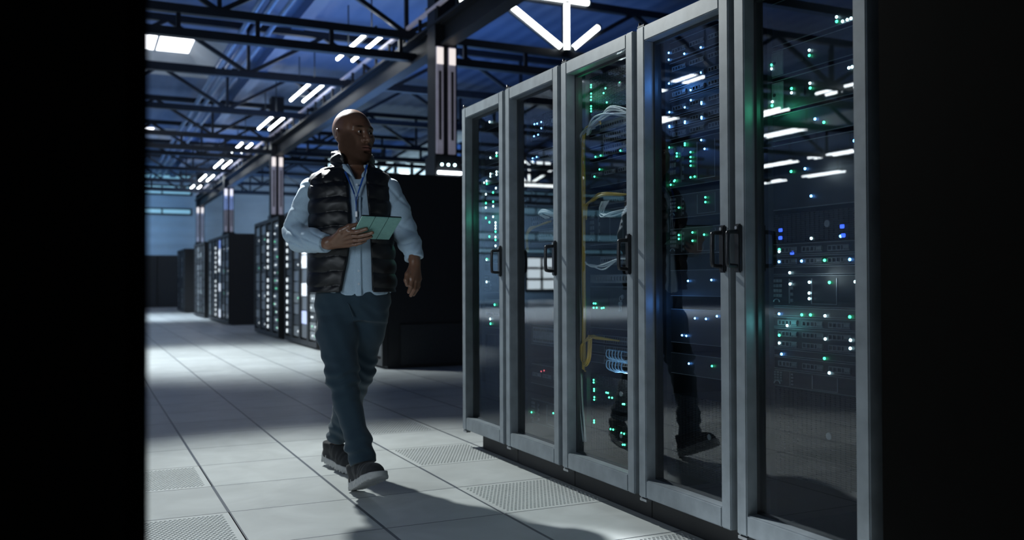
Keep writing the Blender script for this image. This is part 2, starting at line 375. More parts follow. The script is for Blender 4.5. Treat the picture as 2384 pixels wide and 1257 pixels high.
# long lattice girder over the column row
GX = 4.78
t = thing('lattice_girder', 'long lattice girder running back over the column row', 'girder', (GX, 8, 4.4))
MB().box(-.10, .10, 0, 35.5, -.02, .02).box(-.10, .10, 0, 35.5, .28, .32).box(-.03, .03, 0, 35.5, .02, .28).build('i_beam', M['girder'], t)
MB().box(-.18, -.13, 0, 35.5, .52, .57).build('top_rail', M['strip'], t)  # lit look of the rail comes from the strips' added glow
MB().box(-.18, -.13, 0, 35.5, .29, .33).build('lower_rail', M['girder'], t)
ru = MB().box(-.18, -.14, -.025, .025, .32, .53).mesh('rung', M['girder'])
for n in range(46): link('rung', ru, t, (0, .4 + n * .76, 0))
# columns
def column(y, label, near=False):
    w = .170
    t = thing('steel_column', label, 'column', (GX + .0, y, 0), 0, 'steel columns under the girder')
    MB().box(-w, w, -w, w, 0, 6.0, .01).build('shaft', M['column'], t)
    # two cover strips, given a faint added glow, on the faces towards the aisle and the camera
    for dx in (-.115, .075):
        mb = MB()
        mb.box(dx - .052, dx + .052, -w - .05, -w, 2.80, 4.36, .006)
        s = mb.build('glow_strip', M['strip'], t)
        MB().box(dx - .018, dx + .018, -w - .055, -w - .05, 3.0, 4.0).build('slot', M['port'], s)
        MB().box(dx - .05, dx + .05, -w - .058, -w - .05, 4.1, 4.34).build('glare_cap', M['colglare'], s)
    MB().box(-w - .03, w + .03, -w - .07, w + .03, 2.36, 2.78, .01).build('junction_box', M['column'], t)
    if near:
        MB().tube([(-w, -w - .1, 2.52), (w + .02, -w - .1, 2.52)], .022).build('light_bar', M['tubedim'], t)
        for dx in (-.1, 0, .1): MB().disc((dx, -w - .07, 2.64), (0, -1, 0), .018, .01).build('indicator_light', M['lw'], t)
    return t
M['colglare'] = emis('column_glare_cap', (1.0, .90, .86), .9)  # white glare at the strip tops, put in as emission
column(12.45, 'nearest black steel column with two pale vertical cover strips and a light bar', True)
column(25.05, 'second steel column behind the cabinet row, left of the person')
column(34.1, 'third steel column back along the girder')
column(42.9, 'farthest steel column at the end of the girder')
# pipes under the roof
for i, (x, z, r, lab) in enumerate(((2.62, 5.55, .05, 'left one of three blue pipes under the roof'), (2.86, 5.62, .06, 'middle one of three blue pipes under the roof'), (3.08, 5.55, .045, 'right one of three blue pipes under the roof'))):
    tag(MB().tube([(x, 5, z), (x, 25, z), (x, 43.9, z)], r, 10).build('ceiling_pipe', M['pipe']), lab, 'pipe', 'pipes under the roof')
for i, (x, lab) in enumerate(((-2.0, 'galvanised air duct under the roof left of the skylight'), (10.2, 'galvanised air duct under the roof right of the girder'))):
    t = tag(MB().tube([(x, 4, 5.45), (x, 43.8, 5.45)], .3, 16).build('air_duct', M['duct']), lab, 'duct', 'roof air ducts')
    for k in range(9): MB().tube([(x, 6 + k * 4.1, 5.45), (x, 6.12 + k * 4.1, 5.45)], .325, 16).build('joint_band', M['duct'], t)
# purlins
for i in range(8):
    x = -15.5 + i * 4.4
    if any(s[0] - .3 < x < s[1] + .3 for s in SKY): x += 1.6
    struct(MB().box(x - .12, x + .12, YB, YF, ZC - .22, ZC).build('trim_%d' % (i + 2), M['roof']))

# ---------------------------------------------------------------- ceiling lights
def ceiling_light():
    t = thing('ceiling_light', '', 'ceiling light', (0, 0, 0), 0, 'twin-tube ceiling lights')
    MB().box(-.02, .02, -.95, .95, .07, .12, .01).box(-.15, .15, -.72, -.68, .05, .09).box(-.15, .15, .68, .72, .05, .09).build('housing', M['lampbody'], t)
    for dx in (-.135, .135): MB().tube([(dx, -.93, 0), (dx, .93, 0)], .026, 10).build('tube', M['tube'], t)
    for dy in (-.7, .7): MB().tube([(0, dy, .12), (0, dy, .9)], .012, 6).build('hanger', M['lampbody'], t)
    return t
cl = ceiling_light()
for k in range(7):
    o = cl if k == 0 else copy_thing(cl, (0, 0, 0)); o.location = (4.16, [14.66, 18.6, 22.55, 27.05, 31.0, 35.3, 39.2][k], 4.86)
    o['label'] = 'twin-tube ceiling light hanging beside the girder, ' + ORD[k] + ' from the camera'
k = 0
for k, (x, y) in enumerate(((-6.6, 14.5), (-8.7, 18.4), (-10.0, 13.4), (-10.4, 16.8), (-12.7, 18.3), (-17, 21), (-17, 23.6), (-20.5, 25), (-20.5, 28))):
    o = copy_thing(cl, (x, y, 4.86)); o['group'] = 'twin-tube lights of the left hall'
    o['label'] = 'twin-tube light of the left hall mirrored in the rack glass, ' + ORD[k] + ' counted from the aisle'
# light tubes strapped to the nearest truss (a bright star) and to one in the left hall
def star(x, y, lab):
    P = 1.42; h = TZ1 - TZ0
    seg = [((0, h - .05), (0, .06), 'upright tube'), ((-P + .05, h - .02), (-.12, .1), 'diagonal tube sloping down to the right'), ((.12, .1), (.62, .52), 'short diagonal tube rising to the right'),
           ((-.95, h + .02), (.42, h + .02), 'flat tube along the top chord'), ((-2.5, .42), (-1.62, h - .12), 'diagonal tube rising to the right, leftmost'), ((-1.55, h - .02), (-1.2, h - .28), 'short tube at the top joint')]
    for (a, b, w) in seg:
        o = MB().tube([(x + a[0], y - .1, TZ0 + a[1]), (x + b[0], y - .1, TZ0 + b[1])], .047, 10)
        t = thing('truss_light_tube', 'white light tube on the ' + lab + ' truss, ' + w, 'light tube', (0, 0, 0), 0, 'light tubes on the ' + lab + ' truss')
        o.build('tube', M['star'], t)
        for p, q in ((a, b), (b, a)):
            d = (Vector((q[0], 0, q[1])) - Vector((p[0], 0, p[1]))).normalized()
            c = Vector((x + p[0], y - .1, TZ0 + p[1])); MB().tube([c - d * .04, c], .05, 10).build('end_cap', M['lampbody'], t)
star(7.46, 13.6, 'nearest')
star(-12.2, TY_[7], 'far left')
t = thing('light_batten', 'long row of white light tubes across the left hall', 'light batten', (-9.8, 27.2, 4.2))
MB().box(-1.0, 1.0, -.06, .06, .05, .12).build('housing', M['lampbody'], t)
for k in range(3): MB().tube([(-.98 + k * .67, 0, 0), (-.36 + k * .67, 0, 0)], .05, 10).build('tube', M['star'], t)
for dx in (-.8, .8): MB().tube([(dx, 0, .12), (dx, 0, 1.75)], .012, 6).build('hanger', M['lampbody'], t)
# the single slanted lamp seen behind the person's shoulder
t = thing('floodlight', 'bright slim white lamp behind the shoulder of the person, before the far windows', 'lamp', (6.1, 18.2, 3.15))
MB().tube([(-.62, 0, -.08), (.12, 0, .08)], .05, 10).build('tube', M['star'], t)
MB().tube([(-.25, .1, -3.15), (-.25, .1, 0)], .03, 8).build('stand', M['lampbody'], t)
MB().box(-.65, .15, .03, .1, -.06, .1).build('housing', M['lampbody'], t)

# ---------------------------------------------------------------- cabinets of the rows behind
CX = 2.93
def far_cabinet(y0, y1, style, label, h=2.05, x=CX, d=1.12):
    w = y1 - y0
    t = thing('server_cabinet', label, 'server cabinet', (x, (y0 + y1) / 2, 0), 0, 'black server cabinets in the row behind')
    MB().box(.06, d, -w / 2 + .004, w / 2 - .004, 0, h, .006).build('body', M['cab'], t)
    MB().box(-.0, .06, -w / 2 + .004, -w / 2 + .06, .03, h).box(0, .06, w / 2 - .06, w / 2 - .004, .03, h).box(0, .06, -w / 2 + .06, w / 2 - .06, h - .06, h).box(0, .06, -w / 2 + .06, w / 2 - .06, .03, .1).build('door_frame', M['cab'], t)
    n = {'dots': 16, 'mix': 11, 'blocks': 9, 'speck': 14, 'dark': 8}[style]
    zs = np.linspace(.12, h - .08, n + 1)
    for k in range(n):
        z0, z1 = zs[k] + .008, zs[k + 1] - .008
        mm = M['face2'] if style in ('dark', 'dots') else random.choice([M['bay'], M['silver'], M['face2']])
        if style == 'blocks': mm = random.choice([M['silver'], M['fcblue'], M['fcwhite']])
        if style == 'speck': mm = random.choice([M['bay'], M['bay'], M['face2']])
        u = MB().box(.02, .06, -w / 2 + .07, w / 2 - .07, z0, z1).build('server_module', mm, t)
        zc = (z0 + z1) / 2
        if style == 'dots' and k not in (8, 15): MB().disc((.02, w / 2 - .13, zc), (-1, 0, 0), .032, .012).build('status_light', M['fardot'], u)
        elif style == 'mix' and k % 3 == 0: MB().disc((.02, -w / 2 + .16, zc), (-1, 0, 0), .015, .01).build('status_light', random.choice([M['fardot'], M['fardot'], M['lgfar']]), u)
        elif style == 'speck':
            for q in range(2): MB().disc((.02, random.uniform(-w / 2 + .12, w / 2 - .12), zc), (-1, 0, 0), .013, .01).build('status_light', random.choice([M['lgfar'], M['fardot'], M['fardot']]), u)
        elif style == 'blocks' and k in (6, 7, 5): MB().disc((.02, w / 2 - .15, zc), (-1, 0, 0), .04, .012).build('status_light', M['fardot'], u)
    return t
M['fardot'] = emis('far_white_indicator', (.85, .95, 1.0), 1.1); M['lgfar'] = emis('far_green_indicator', (.1, .9, .45), .8)
M['fcblue'] = emis('blue_lit_module', (.08, .22, .9), .5)
M['fcwhite'] = emis('white_lit_display', (.75, .85, 1.0), .75)
ROWS = [(9.45, ['dark', 'speck'], .60, 'nearest block, behind the person'), (12.5, ['speck', 'blocks', 'mix', 'dots'], .55, 'second block, left of the person'),
        (15.2, ['speck', 'dots', 'mix', 'mix'], .58, 'third block back'), (20.9, ['mix', 'mix', 'blocks', 'dots', 'dark', 'mix'], .6, 'fourth block back'), (25.3, ['dark', 'mix', 'mix', 'dark'], .62, 'fifth block back'), (30.5, ['dark', 'mix', 'dark', 'mix'], .62, 'farthest block')]
for y, st, w, where in ROWS:
    for k, s in enumerate(st):
        far_cabinet(y + k * w, y + (k + 1) * w, s, 'black server cabinet, ' + ORD[k] + ' of the ' + where, 2.13 if y < 10 else 2.05)
# end panel with a lower ledge on the nearest block
tag(MB().box(CX + .2, CX + 1.1, 9.42, 9.449, .04, .48, .004).build('vent_panel', M['rail']), 'low grille panel on the end of the nearest black cabinet block', 'panel')
for k in range(4):
    t = thing('server_cabinet', 'dark server cabinet standing across the far end, ' + ORD[k] + ' from the left', 'server cabinet', (1.45 + k * .8, 38.2, 0), 0, 'dark cabinets at the far end')
    MB().box(-.39, .39, 0, 1, 0, 2.05, .01).build('body', M['farcab'] if 'farcab' in M else M.setdefault('farcab', mat('far_cabinet_grey', (.05, .055, .06), .5, 0, .1, 3)), t)
    MB().box(-.35, .35, -.03, 0, .08, 1.98, .005).build('door', M['face2'], t)
# cabinets of the left hall, seen mirrored in the doors
for k in range(6):
    far_cabinet(27 + k * .62, 27 + (k + 1) * .62, ['mix', 'speck', 'dots'][k % 3], 'black server cabinet in the left hall, ' + ORD[k] + ' of the block mirrored in the rack doors', 2.05, -7.6)

# two black cabinets the picture is taken between
for nm, xa, xb, ya, yb, lab in (('black_cabinet', -.66, .061, 1.0, 1.6, 'black cabinet in the foreground filling the left edge'), ('black_cabinet', 1.962, 2.95, .95, 1.797, 'black cabinet closing the near end of the glass rack row at the right')):
    t = thing(nm, lab, 'cabinet', ((xa + xb) / 2, (ya + yb) / 2, 0)); hx, hy = (xb - xa) / 2, (yb - ya) / 2
    MB().box(-hx, hx, -hy, hy, .05, 2.3, .004).build('body', M['soot'], t)
    MB().box(-hx + .03, hx - .03, -hy + .03, hy - .03, 0, .05).build('plinth', M['soot'], t)
    MB().box(-hx + .02, hx - .02, -hy - .018, -hy, .1, 2.25, .003).build('door', M['soot'], t)
# ================================================================ the glass-door racks
XF, XG, XE = 1.958, 1.988, 2.08
EDGES = [4.789, 4.233, 3.633, 3.011, 2.427, 1.834]
ZB, ZT = .102, 1.927
RNAME = ['farthest glass rack', 'second-farthest glass rack', 'yellow-cable glass rack', 'blue-lit glass rack', 'nearest glass rack']
HSIDE = [-1, -1, -1, -1, 1]
for k in range(5):
    yf = EDGES[k] - (.03 if k else 0); yn = EDGES[k + 1]; yc = (yf + yn) / 2; hw = (yf - yn) / 2
    t = thing('server_rack', ['tall grey-framed rack with glass door at the far end of the row', 'grey-framed glass-door rack mirroring a bright window, second from the far end', 'grey-framed glass-door rack with yellow cables inside, middle of the row', 'grey-framed glass-door rack with blue lights mirroring the person', 'grey-framed glass-door rack nearest the camera, with handle on its left'][k], 'server rack', (XF, yc, 0), 0, 'glass-door server racks')
    D = 1.0; HW = (EDGES[k] - EDGES[k + 1]) / 2
    # cabinet body: side panels, back, top, bottom
    mb = MB()
    mb.box(.060, D, -hw - .0, -hw + .02, ZB, ZT - .01).box(.055, D, hw - .02, hw + (.0 if k else 0), ZB, ZT - .01).box(D - .02, D, -hw, hw, ZB, ZT - .01).box(.055, D, -hw, hw, ZT - .03, ZT - .01).box(.055, D, -hw, hw, ZB, ZB + .02)
    if k: mb.box(.06, D, hw, hw + .03, ZB, ZT - .02)
    mb.build('cabinet_shell', M['cab'], t)
    MB().box(.082, D, -hw - .0, hw - (.1 if k == 0 else -.03), 0, ZB, .003).build('plinth', M['plinth'], t)
    for s in (-1, 1):
        mb = MB().box(.10, .13, s * hw - s * .022, s * hw - s * .05, ZB + .03, ZT - .04)
        r_ = mb.build('mounting_rail', M['rail'], t)
    # door: four mitred members with a step, glass, handle
    F, Tt, Bt = .050, .060, .070; d = .056
    mb = MB()
    mb.box(0, d, hw - F, hw, ZB, ZT, .004).box(0, d, -hw, -hw + F, ZB, ZT, .004).box(0.0005, d, -hw + F, hw - F, ZT - Tt, ZT - .0005, .004).box(.0005, d, -hw + F, hw - F, ZB + .0005, ZB + Bt, .004)
    door = mb.build('door', M['frame'], t)
    mb = MB()
    mb.box(.044, .058, hw - F - .012, hw - F + .002, ZB + Bt, ZT - Tt).box(.044, .058, -hw + F - .002, -hw + F + .012, ZB + Bt, ZT - Tt).box(.044, .058, -hw + F, hw - F, ZT - Tt - .012, ZT - Tt).box(.044, .058, -hw + F, hw - F, ZB + Bt, ZB + Bt + .008)
    mb.build('gasket', M['port'], door)
    MB().box(.043, .048, -hw + F - .004, hw - F + .004, ZB + Bt - .004, ZT - Tt + .004).build('glass_pane', M['glass'], door)
    s = HSIDE[k]; hy = s * (hw - F / 2)
    mb = MB().box(-.014, 0, hy - .014, hy + .014, .965, 1.125, .004)
    hd = mb.build('handle', M['handle'], door)
    mb = MB().tube(spline([(-.012, hy, 1.10), (-.045, hy + s * .0 - .004, 1.098), (-.055, hy - .006, 1.085), (-.055, hy - .006, 1.0), (-.045, hy - .004, .988), (-.012, hy, .986)], 6), .0075, 10)
    mb.build('grip', M['handle'], hd)
    MB().disc((-.014, hy, 1.112), (-1, 0, 0), .006, .003, 12).build('lock', M['silver'], hd)
    for z, sg in ((ZB - .012, 1), (ZT + .002, 1)):
        mb = MB().box(.005, .03, hw - .045, hw - .0, z - (.004 if z < 1 else 0), z + .006).tube([(.012, hw - .006, z - .006), (.012, hw - .006, z + .02)], .005, 8)
        mb.build('hinge', M['silver'] if z < 1 else M['handle'], door)

# ---------------------------------------------------------------- equipment inside
def sy(v): return v * XE / 2.12
def sz(v): return .935 + (v - .935) * XE / 2.12
def leds(s):
    out = []
    for t in s.split():
        a, b = t[1:].split(','); out.append((t[0], sy(float(a)), sz(float(b))))
    return out
LED = {
 0: 'w4.750,1.859 w4.654,1.667 w4.739,1.651 g4.654,1.651 w4.655,1.561 w4.739,1.558 w4.655,1.545 w4.739,1.544 w4.795,1.523 w4.832,1.517 g4.792,1.507 w4.673,1.470 g4.712,1.449 w4.814,1.448 g4.712,1.396 g4.814,1.396 w4.815,1.370 w4.712,1.370 g4.815,1.310 w4.713,1.310 g4.765,1.282 w4.680,1.275 w4.680,1.258 w4.680,1.241 g4.680,1.223 g4.766,1.199 w4.681,1.193 g4.681,1.176 w4.681,1.142 g4.796,1.069 w4.798,1.067 w4.799,0.938 g4.687,0.808 w4.750,0.725 g4.745,0.698',
 1: 'b4.185,1.756 b4.108,1.755 b4.154,1.754 b4.108,1.723 b4.144,1.695 b4.190,1.694 b4.153,1.581 b4.200,1.580 b4.200,1.564 w4.244,0.673 r4.079,0.487 r4.112,0.480 g3.982,0.284 g4.223,0.258',
 2: 'g3.605,1.845 g3.649,1.839 g3.605,1.834 g3.357,1.806 g3.605,1.805 g3.478,1.805 g3.649,1.798 g3.605,1.790 g3.649,1.786 g3.494,1.786 g3.606,1.776 g3.650,1.753 g3.606,1.747 g3.650,1.741 g3.467,1.739 g3.606,1.735 g3.650,1.731 g3.606,1.723 g3.516,1.505 g3.562,1.504 g3.350,1.502 g3.526,1.445 g3.571,1.417 g3.584,0.837 g3.567,0.837 g3.496,0.819 g3.557,0.818 g3.584,0.817 g3.513,0.817 g3.594,0.486 g3.594,0.474 g3.591,0.445 g3.484,0.440 g3.469,0.440 g3.591,0.436 g3.435,0.422 g3.460,0.421 g3.589,0.408 g3.335,0.406 g3.347,0.405 g3.590,0.396 g3.592,0.301 g3.592,0.291 g3.427,0.283 g3.449,0.282 g3.360,0.278 g3.338,0.278 g3.334,0.231 g3.349,0.229',
 3: 'b2.986,1.850 b2.779,1.813 b2.883,1.812 b2.987,1.812 b2.778,1.727 b2.986,1.727 b2.884,1.726 b2.844,1.673 b2.843,1.634 b2.777,1.614 b2.882,1.613 b2.984,1.612 b2.777,1.608 b2.777,1.558 b2.881,1.558 b2.985,1.557 b2.777,1.533 b2.882,1.531 b2.984,1.530 g2.883,1.473 b2.780,1.471 g2.987,1.471 g2.883,1.466 g2.936,1.441 b2.760,1.435 g2.847,1.434 g2.936,1.429 g2.847,1.415 g2.847,1.399 g2.847,1.382 g2.848,1.337 g2.822,1.337 g2.950,1.336 g2.955,1.333 g2.978,1.321 g2.757,1.252 g2.757,1.234 g2.925,1.226 g2.838,1.124 g2.926,1.118 g2.766,1.112 g2.926,1.103 g2.838,1.092 b2.724,0.941 b2.868,0.938 b2.693,0.807 b2.826,0.795 b2.758,0.795 b2.909,0.726 b2.881,0.725 g2.724,0.621 b2.866,0.619',
 4: 'w2.096,1.756 g2.096,1.742 w2.053,1.714 w2.038,1.714 w2.072,1.712 w2.214,1.680 g2.392,1.671 g2.214,1.663 w2.392,1.658 w2.048,1.587 w2.035,1.587 w2.212,1.573 g2.296,1.572 w2.296,1.558 g2.211,1.557 w2.388,1.545 g2.390,1.532 b2.191,1.454 g2.153,1.437 b2.029,1.361 b2.237,1.300 g2.301,1.298 b2.211,1.209 u2.357,1.107 u2.084,1.104 u2.358,1.081 u2.080,1.076 b2.091,1.074 w2.216,1.073 g2.360,1.042 w2.360,1.035 u2.303,1.014 b2.361,1.001 b2.256,1.001 g2.155,1.001 b2.051,1.001 w2.311,0.938 w2.030,0.933 w2.222,0.932 g2.135,0.931 w2.310,0.926 w2.223,0.897 w2.223,0.879 g2.218,0.827 g2.257,0.807 w2.155,0.807 g2.053,0.807 b2.363,0.806 w2.325,0.782 w2.051,0.755 g2.363,0.754 w2.155,0.753 w2.052,0.730 w2.363,0.728 b2.353,0.687 g2.159,0.670 w2.139,0.636'}
UNITS = {   # z0, z1, style
 0: [(1.80, 1.88, 'blank'), (1.60, 1.69, 'bays'), (1.49, 1.58, 'bays'), (1.35, 1.485, 'mesh'), (1.12, 1.34, 'mesh'), (1.00, 1.10, 'bays'), (.88, .98, 'chassis'), (.68, .84, 'bays'), (.30, .64, 'mesh')],
 1: [(1.66, 1.78, 'mesh'), (1.52, 1.60, 'switch'), (1.22, 1.27, 'patch'), (1.13, 1.20, 'switch'), (.62, .72, 'patch'), (.42, .52, 'bays'), (.22, .34, 'chassis')],
 2: [(1.69, 1.86, 'mesh'), (1.60, 1.645, 'switch'), (1.545, 1.59, 'patch'), (1.49, 1.535, 'patch'), (1.36, 1.475, 'bays'), (1.275, 1.33, 'patch'), (1.10, 1.255, 'chassis'), (1.01, 1.05, 'switch'), (.93, .968, 'silver'), (.73, .915, 'keyed'), (.665, .70, 'patch'), (.62, .655, 'patch'), (.575, .61, 'patch'), (.38, .52, 'mesh'), (.18, .36, 'mesh')],
 3: [(1.80, 1.87, 'bays'), (1.69, 1.79, 'bays2'), (1.645, 1.685, 'bays'), (1.58, 1.64, 'bays'), (1.535, 1.575, 'bays'), (1.49, 1.53, 'bays'), (1.30, 1.475, 'chassis'), (1.18, 1.27, 'chassis'), (1.04, 1.14, 'chassis'), (.88, .98, 'blank'), (.70, .83, 'blank'), (.58, .66, 'blank'), (.20, .50, 'mesh')],
 4: [(1.715, 1.86, 'blank'), (1.612, 1.70, 'appliance'), (1.495, 1.60, 'appliance'), (1.40, 1.485, 'blank'), (1.17, 1.385, 'blank'), (1.062, 1.155, 'mesh'), (1.021, 1.058, 'bays'), (.986, 1.018, 'bays'), (.957, .983, 'blank'), (.853, .954, 'chassis'), (.822, .850, 'blank'), (.785, .819, 'bays'), (.716, .782, 'bays2'), (.690, .713, 'blank'), (.647, .687, 'bays'), (.590, .644, 'chassis'), (.30, .587, 'mesh')]}
NICE = {'bays': 'black drive-bay server', 'bays2': 'black server with double drive bays', 'mesh': 'black unit with perforated grille front', 'blank': 'plain black blanking unit',
        'chassis': 'black chassis unit with button panel', 'switch': 'black port-row switch', 'patch': 'grey two-row patch panel', 'silver': 'bright silver connector panel', 'keyed': 'black storage unit with keys', 'appliance': 'dark appliance with pale left block'}
LEDM = {'w': M['lw'], 'b': M['lb'], 'g': M['lg'], 'u': M['lu'], 'r': M['lr']}
led_mesh = {}
def led(c, r, parent, loc):
    if (c, r) not in led_mesh: led_mesh[(c, r)] = MB().disc((0, 0, 0), (-1, 0, 0), r, .0025, 10, .002).mesh('status_light', LEDM[c])
    return link('status_light', led_mesh[(c, r)], parent, loc)
def bay_mesh(w, h):
    mb = MB(); b = .003
    mb.box(-.004, 0, -w / 2, w / 2, -h / 2, -h / 2 + b).box(-.004, 0, -w / 2, w / 2, h / 2 - b, h / 2).box(-.004, 0, w / 2 - b, w / 2, -h / 2, h / 2).box(-.004, 0, -w / 2 + .022, -w / 2 + .025, -h / 2, h / 2)
    for q in range(3): y = w / 2 - .018 - q * .018; mb.box(-.004, 0, y - .002, y + .002, -h / 2, h / 2)
    mb.box(-.006, 0, -w / 2, -w / 2 + .02, -h * .22, h * .3)
    return mb.mesh('drive_bay', M['bay'])
for k in range(5):
    yf = EDGES[k] - (.03 if k else 0); yn = EDGES[k + 1]; yc = (yf + yn) / 2; hw = (yf - yn) / 2 - .025
    L = leds(LED[k]); used = set(); lr = [.0062, .0042, .0042, .0040, .0044][k]
    U = UNITS[k]
    for q, (z0, z1, stl) in enumerate(U):
        h = z1 - z0; zc = (z0 + z1) / 2
        tname = {'switch': 'network_switch', 'patch': 'patch_panel', 'silver': 'patch_panel', 'blank': 'blanking_unit', 'keyed': 'storage_server'}.get(stl, 'rack_server')
        t = thing(tname, NICE[stl] + ', ' + ORD[q] + ' from top in the ' + RNAME[k], {'switch': 'network switch', 'patch': 'patch panel', 'silver': 'patch panel', 'blank': 'panel'}.get(stl, 'server'), (XE, yc, z0), 0, 'equipment in the ' + RNAME[k])
        full = hw - .004
        if stl != 'patch': MB().box(.012, .62, -full + .03, full - .03, .002, h - .002).build('case', M['cab'], t)
        face = M['face'] if stl not in ('patch',) else M['face2']
        if stl == 'silver': face = M['silver']
        if stl == 'mesh':
            mb = MB(); mb.box(0.006, .014, -full, full, 0, h)
            mb.build('faceplate', M['port'], t)
            mb = MB(); nz = max(4, int(h / .0065)); ny = int(2 * full / .02)
            for i in range(nz + 1): z = h * i / nz; mb.box(0, .006, -full, full, max(0, z - .0013), min(h, z + .0013))
            for i in range(ny + 1): y = -full + 2 * full * i / ny; mb.box(0.001, .006, y - .0012, y + .0012, 0, h)
            mb.build('grille', M['face'], t)
            MB().disc((0, -.01, h * .55), (-1, 0, 0), .011, .004, 20).build('emblem', M['silver'], t)
        else:
            MB().box(0, .012, -full, full, 0, h, .0015).build('faceplate', face, t)
            mb = MB().box(-.002, 0, -full + .002, full - .002, 0, .0022).box(-.002, 0, -full + .002, full - .002, h - .0022, h)
            mb.build('edge_lip', M['bay'], t)
        for s in (-1, 1): MB().disc((0, s * (full - .008), h / 2), (-1, 0, 0), .0035, .002, 8).build('rack_screw', M['silver'], t)
        if stl in ('bays', 'bays2'):
            rows = 2 if stl == 'bays2' else 1; bh = min(.018, h / rows * .55); bm_ = bay_mesh(.088, bh)
            for rI in range(rows):
                for c in range(4): link('drive_bay', bm_, t, (-.0005, full - .085 - c * .112, h * (rI + .5) / rows - .002))
        if stl in ('patch', 'switch'):
            rows = 2 if stl == 'patch' else 1
            mb = MB(); mb2 = MB(); n = 20
            y0, y1 = -full + .03, (full - .05 if stl == 'patch' else full - .12)
            if k == 2 and stl == 'patch': y1 = .12
            mb2.box(-.003, 0, y0 - .006, y1 + .006, h * .12, h * .88)
            for rI in range(rows):
                for c in range(n):
                    y = y0 + (y1 - y0) * (c + .5) / n; z = h * (rI + .5) / rows
                    mb.box(-.0045, -.003, y - .006, y + .006, z - .006, z + .005)
            mb2.build('port_strip', M['silver'] if (stl == 'patch' and q in (2, 3)) else M['bay'], t); mb.build('port_row', M['port'], t)
        if stl == 'silver':
            mb = MB()
            for c in range(18): y = -full + .03 + c * .024; mb.box(-.012, 0, y, y + .016, h * .3, h * .75, .002)
            mb.build('connector_row', M['silver'], t)
        if stl == 'chassis':
            mb = MB()
            for a in range(4):
                for b in range(3): mb.box(-.003, 0, full - .03 - b * .014, full - .02 - b * .014, h * (.30 + .16 * a), h * (.40 + .16 * a))
            mb.build('button_panel', M['bay'], t)
            mb = MB().box(-.003, 0, full - .096, full - .093, h * .1, h * .9).box(-.003, 0, full - .196, full - .193, h * .1, h * .9)
            for a in range(4): mb.box(-.003, 0, full - .11, full - .10, h * (.15 + .2 * a), h * (.25 + .2 * a))
            mb.box(-.002, 0, full - .30, full - .196, h * .1, h * .115).box(-.002, 0, full - .30, full - .298, h * .1, h * .9)
            mb.build('divider', M['silver'], t)
            a_ = [(-.003, full - .035 + .014 * math.cos(i * math.pi / 8), h * .14 + .010 * math.sin(i * math.pi / 8)) for i in range(9)]
            MB().tube(a_, .002, 6).build('emblem', M['silver'], t)
        if stl == 'appliance':
            MB().box(-.004, 0, full - .075, full - .002, h * .05, h * .95, .002).build('end_block', M['bay'], t)
            MB().box(-.004, 0, full - .17, full - .135, h * .3, h * .62, .002).build('badge', M['rail'], t)
            MB().disc((-.004, full - .035, h * .55), (-1, 0, 0), .006, .003, 12).build('knob', M['rail'], t)
        if stl == 'keyed':
            MB().box(-.004, 0, -.12, .0 - .02, h * .35, h * .85, .003).build('lock_panel', M['port'], t)
            mb = MB().box(-.002, 0, full - .18, full - .05, h * .45, h * .9)
            mb.build('display_panel', M['port'], t)
        # lights of this unit
        for i, (c, y, z) in enumerate(L):
            if i in used: continue
            if z0 - .02 <= z <= z1 + .02:
                used.add(i); yy = max(-full + .006, min(full - .006, y - yc)); zz = max(.006, min(h - .006, z - z0))
                if c == 'u':
                    mb = MB().box(-.004, 0, -.009, .009, -.006, .006, .002); o = mb.build('status_light', LEDM['u'], t); o.location = (0, yy, zz)
                else: led(c, lr, t, (-.004 if stl != 'mesh' else 0, yy, zz))
    left = [L[i] for i in range(len(L)) if i not in used]
    # remaining lights sit on a slim vertical light strip hung on the far rail
    if left:
        t = thing('light_strip', 'slim black strip of status lights on the far rail of the ' + RNAME[k], 'light strip', (XE - .012, yc, 0))
        zs = [z for _, _, z in left]; yy = [max(-hw + .01, min(hw - .01, y - yc)) for _, y, _ in left]
        mb = MB()
        for y, z in zip(yy, zs): mb.box(.002, .012, y - .012, y + .012, z - .012, z + .012)
        mb.build('carrier', M['face'], t)
        for (c, _, z), y in zip(left, yy): led(c, lr, t, (.0, y, z))

# added point lamps: coloured LED glow, white ones to brighten the equipment
for (x, y, z, e, c) in ((2.03, 2.86, 1.7, .10, (.1, .35, 1)), (2.03, 2.88, .85, .05, (.1, .35, 1)), (2.03, 3.55, 1.78, .05, (.05, 1, .4)), (2.03, 2.30, 1.5, .04, (.1, 1, .5)), (2.03, 2.30, .8, .04, (.2, .8, .8)), (2.03, 4.66, 1.3, .04, (.1, 1, .6)), (2.03, 3.2, 1.87, .5, (.9, .97, 1)), (2.03, 3.2, .52, .2, (.9, .97, 1)), (2.03, 2.12, 1.28, .03, (.8, .95, 1)), (2.03, 2.12, .95, .03, (.8, .95, 1))):
    lamp('added_rack_glow', 'POINT', (x, y, z), None, e * 5, c, .03)

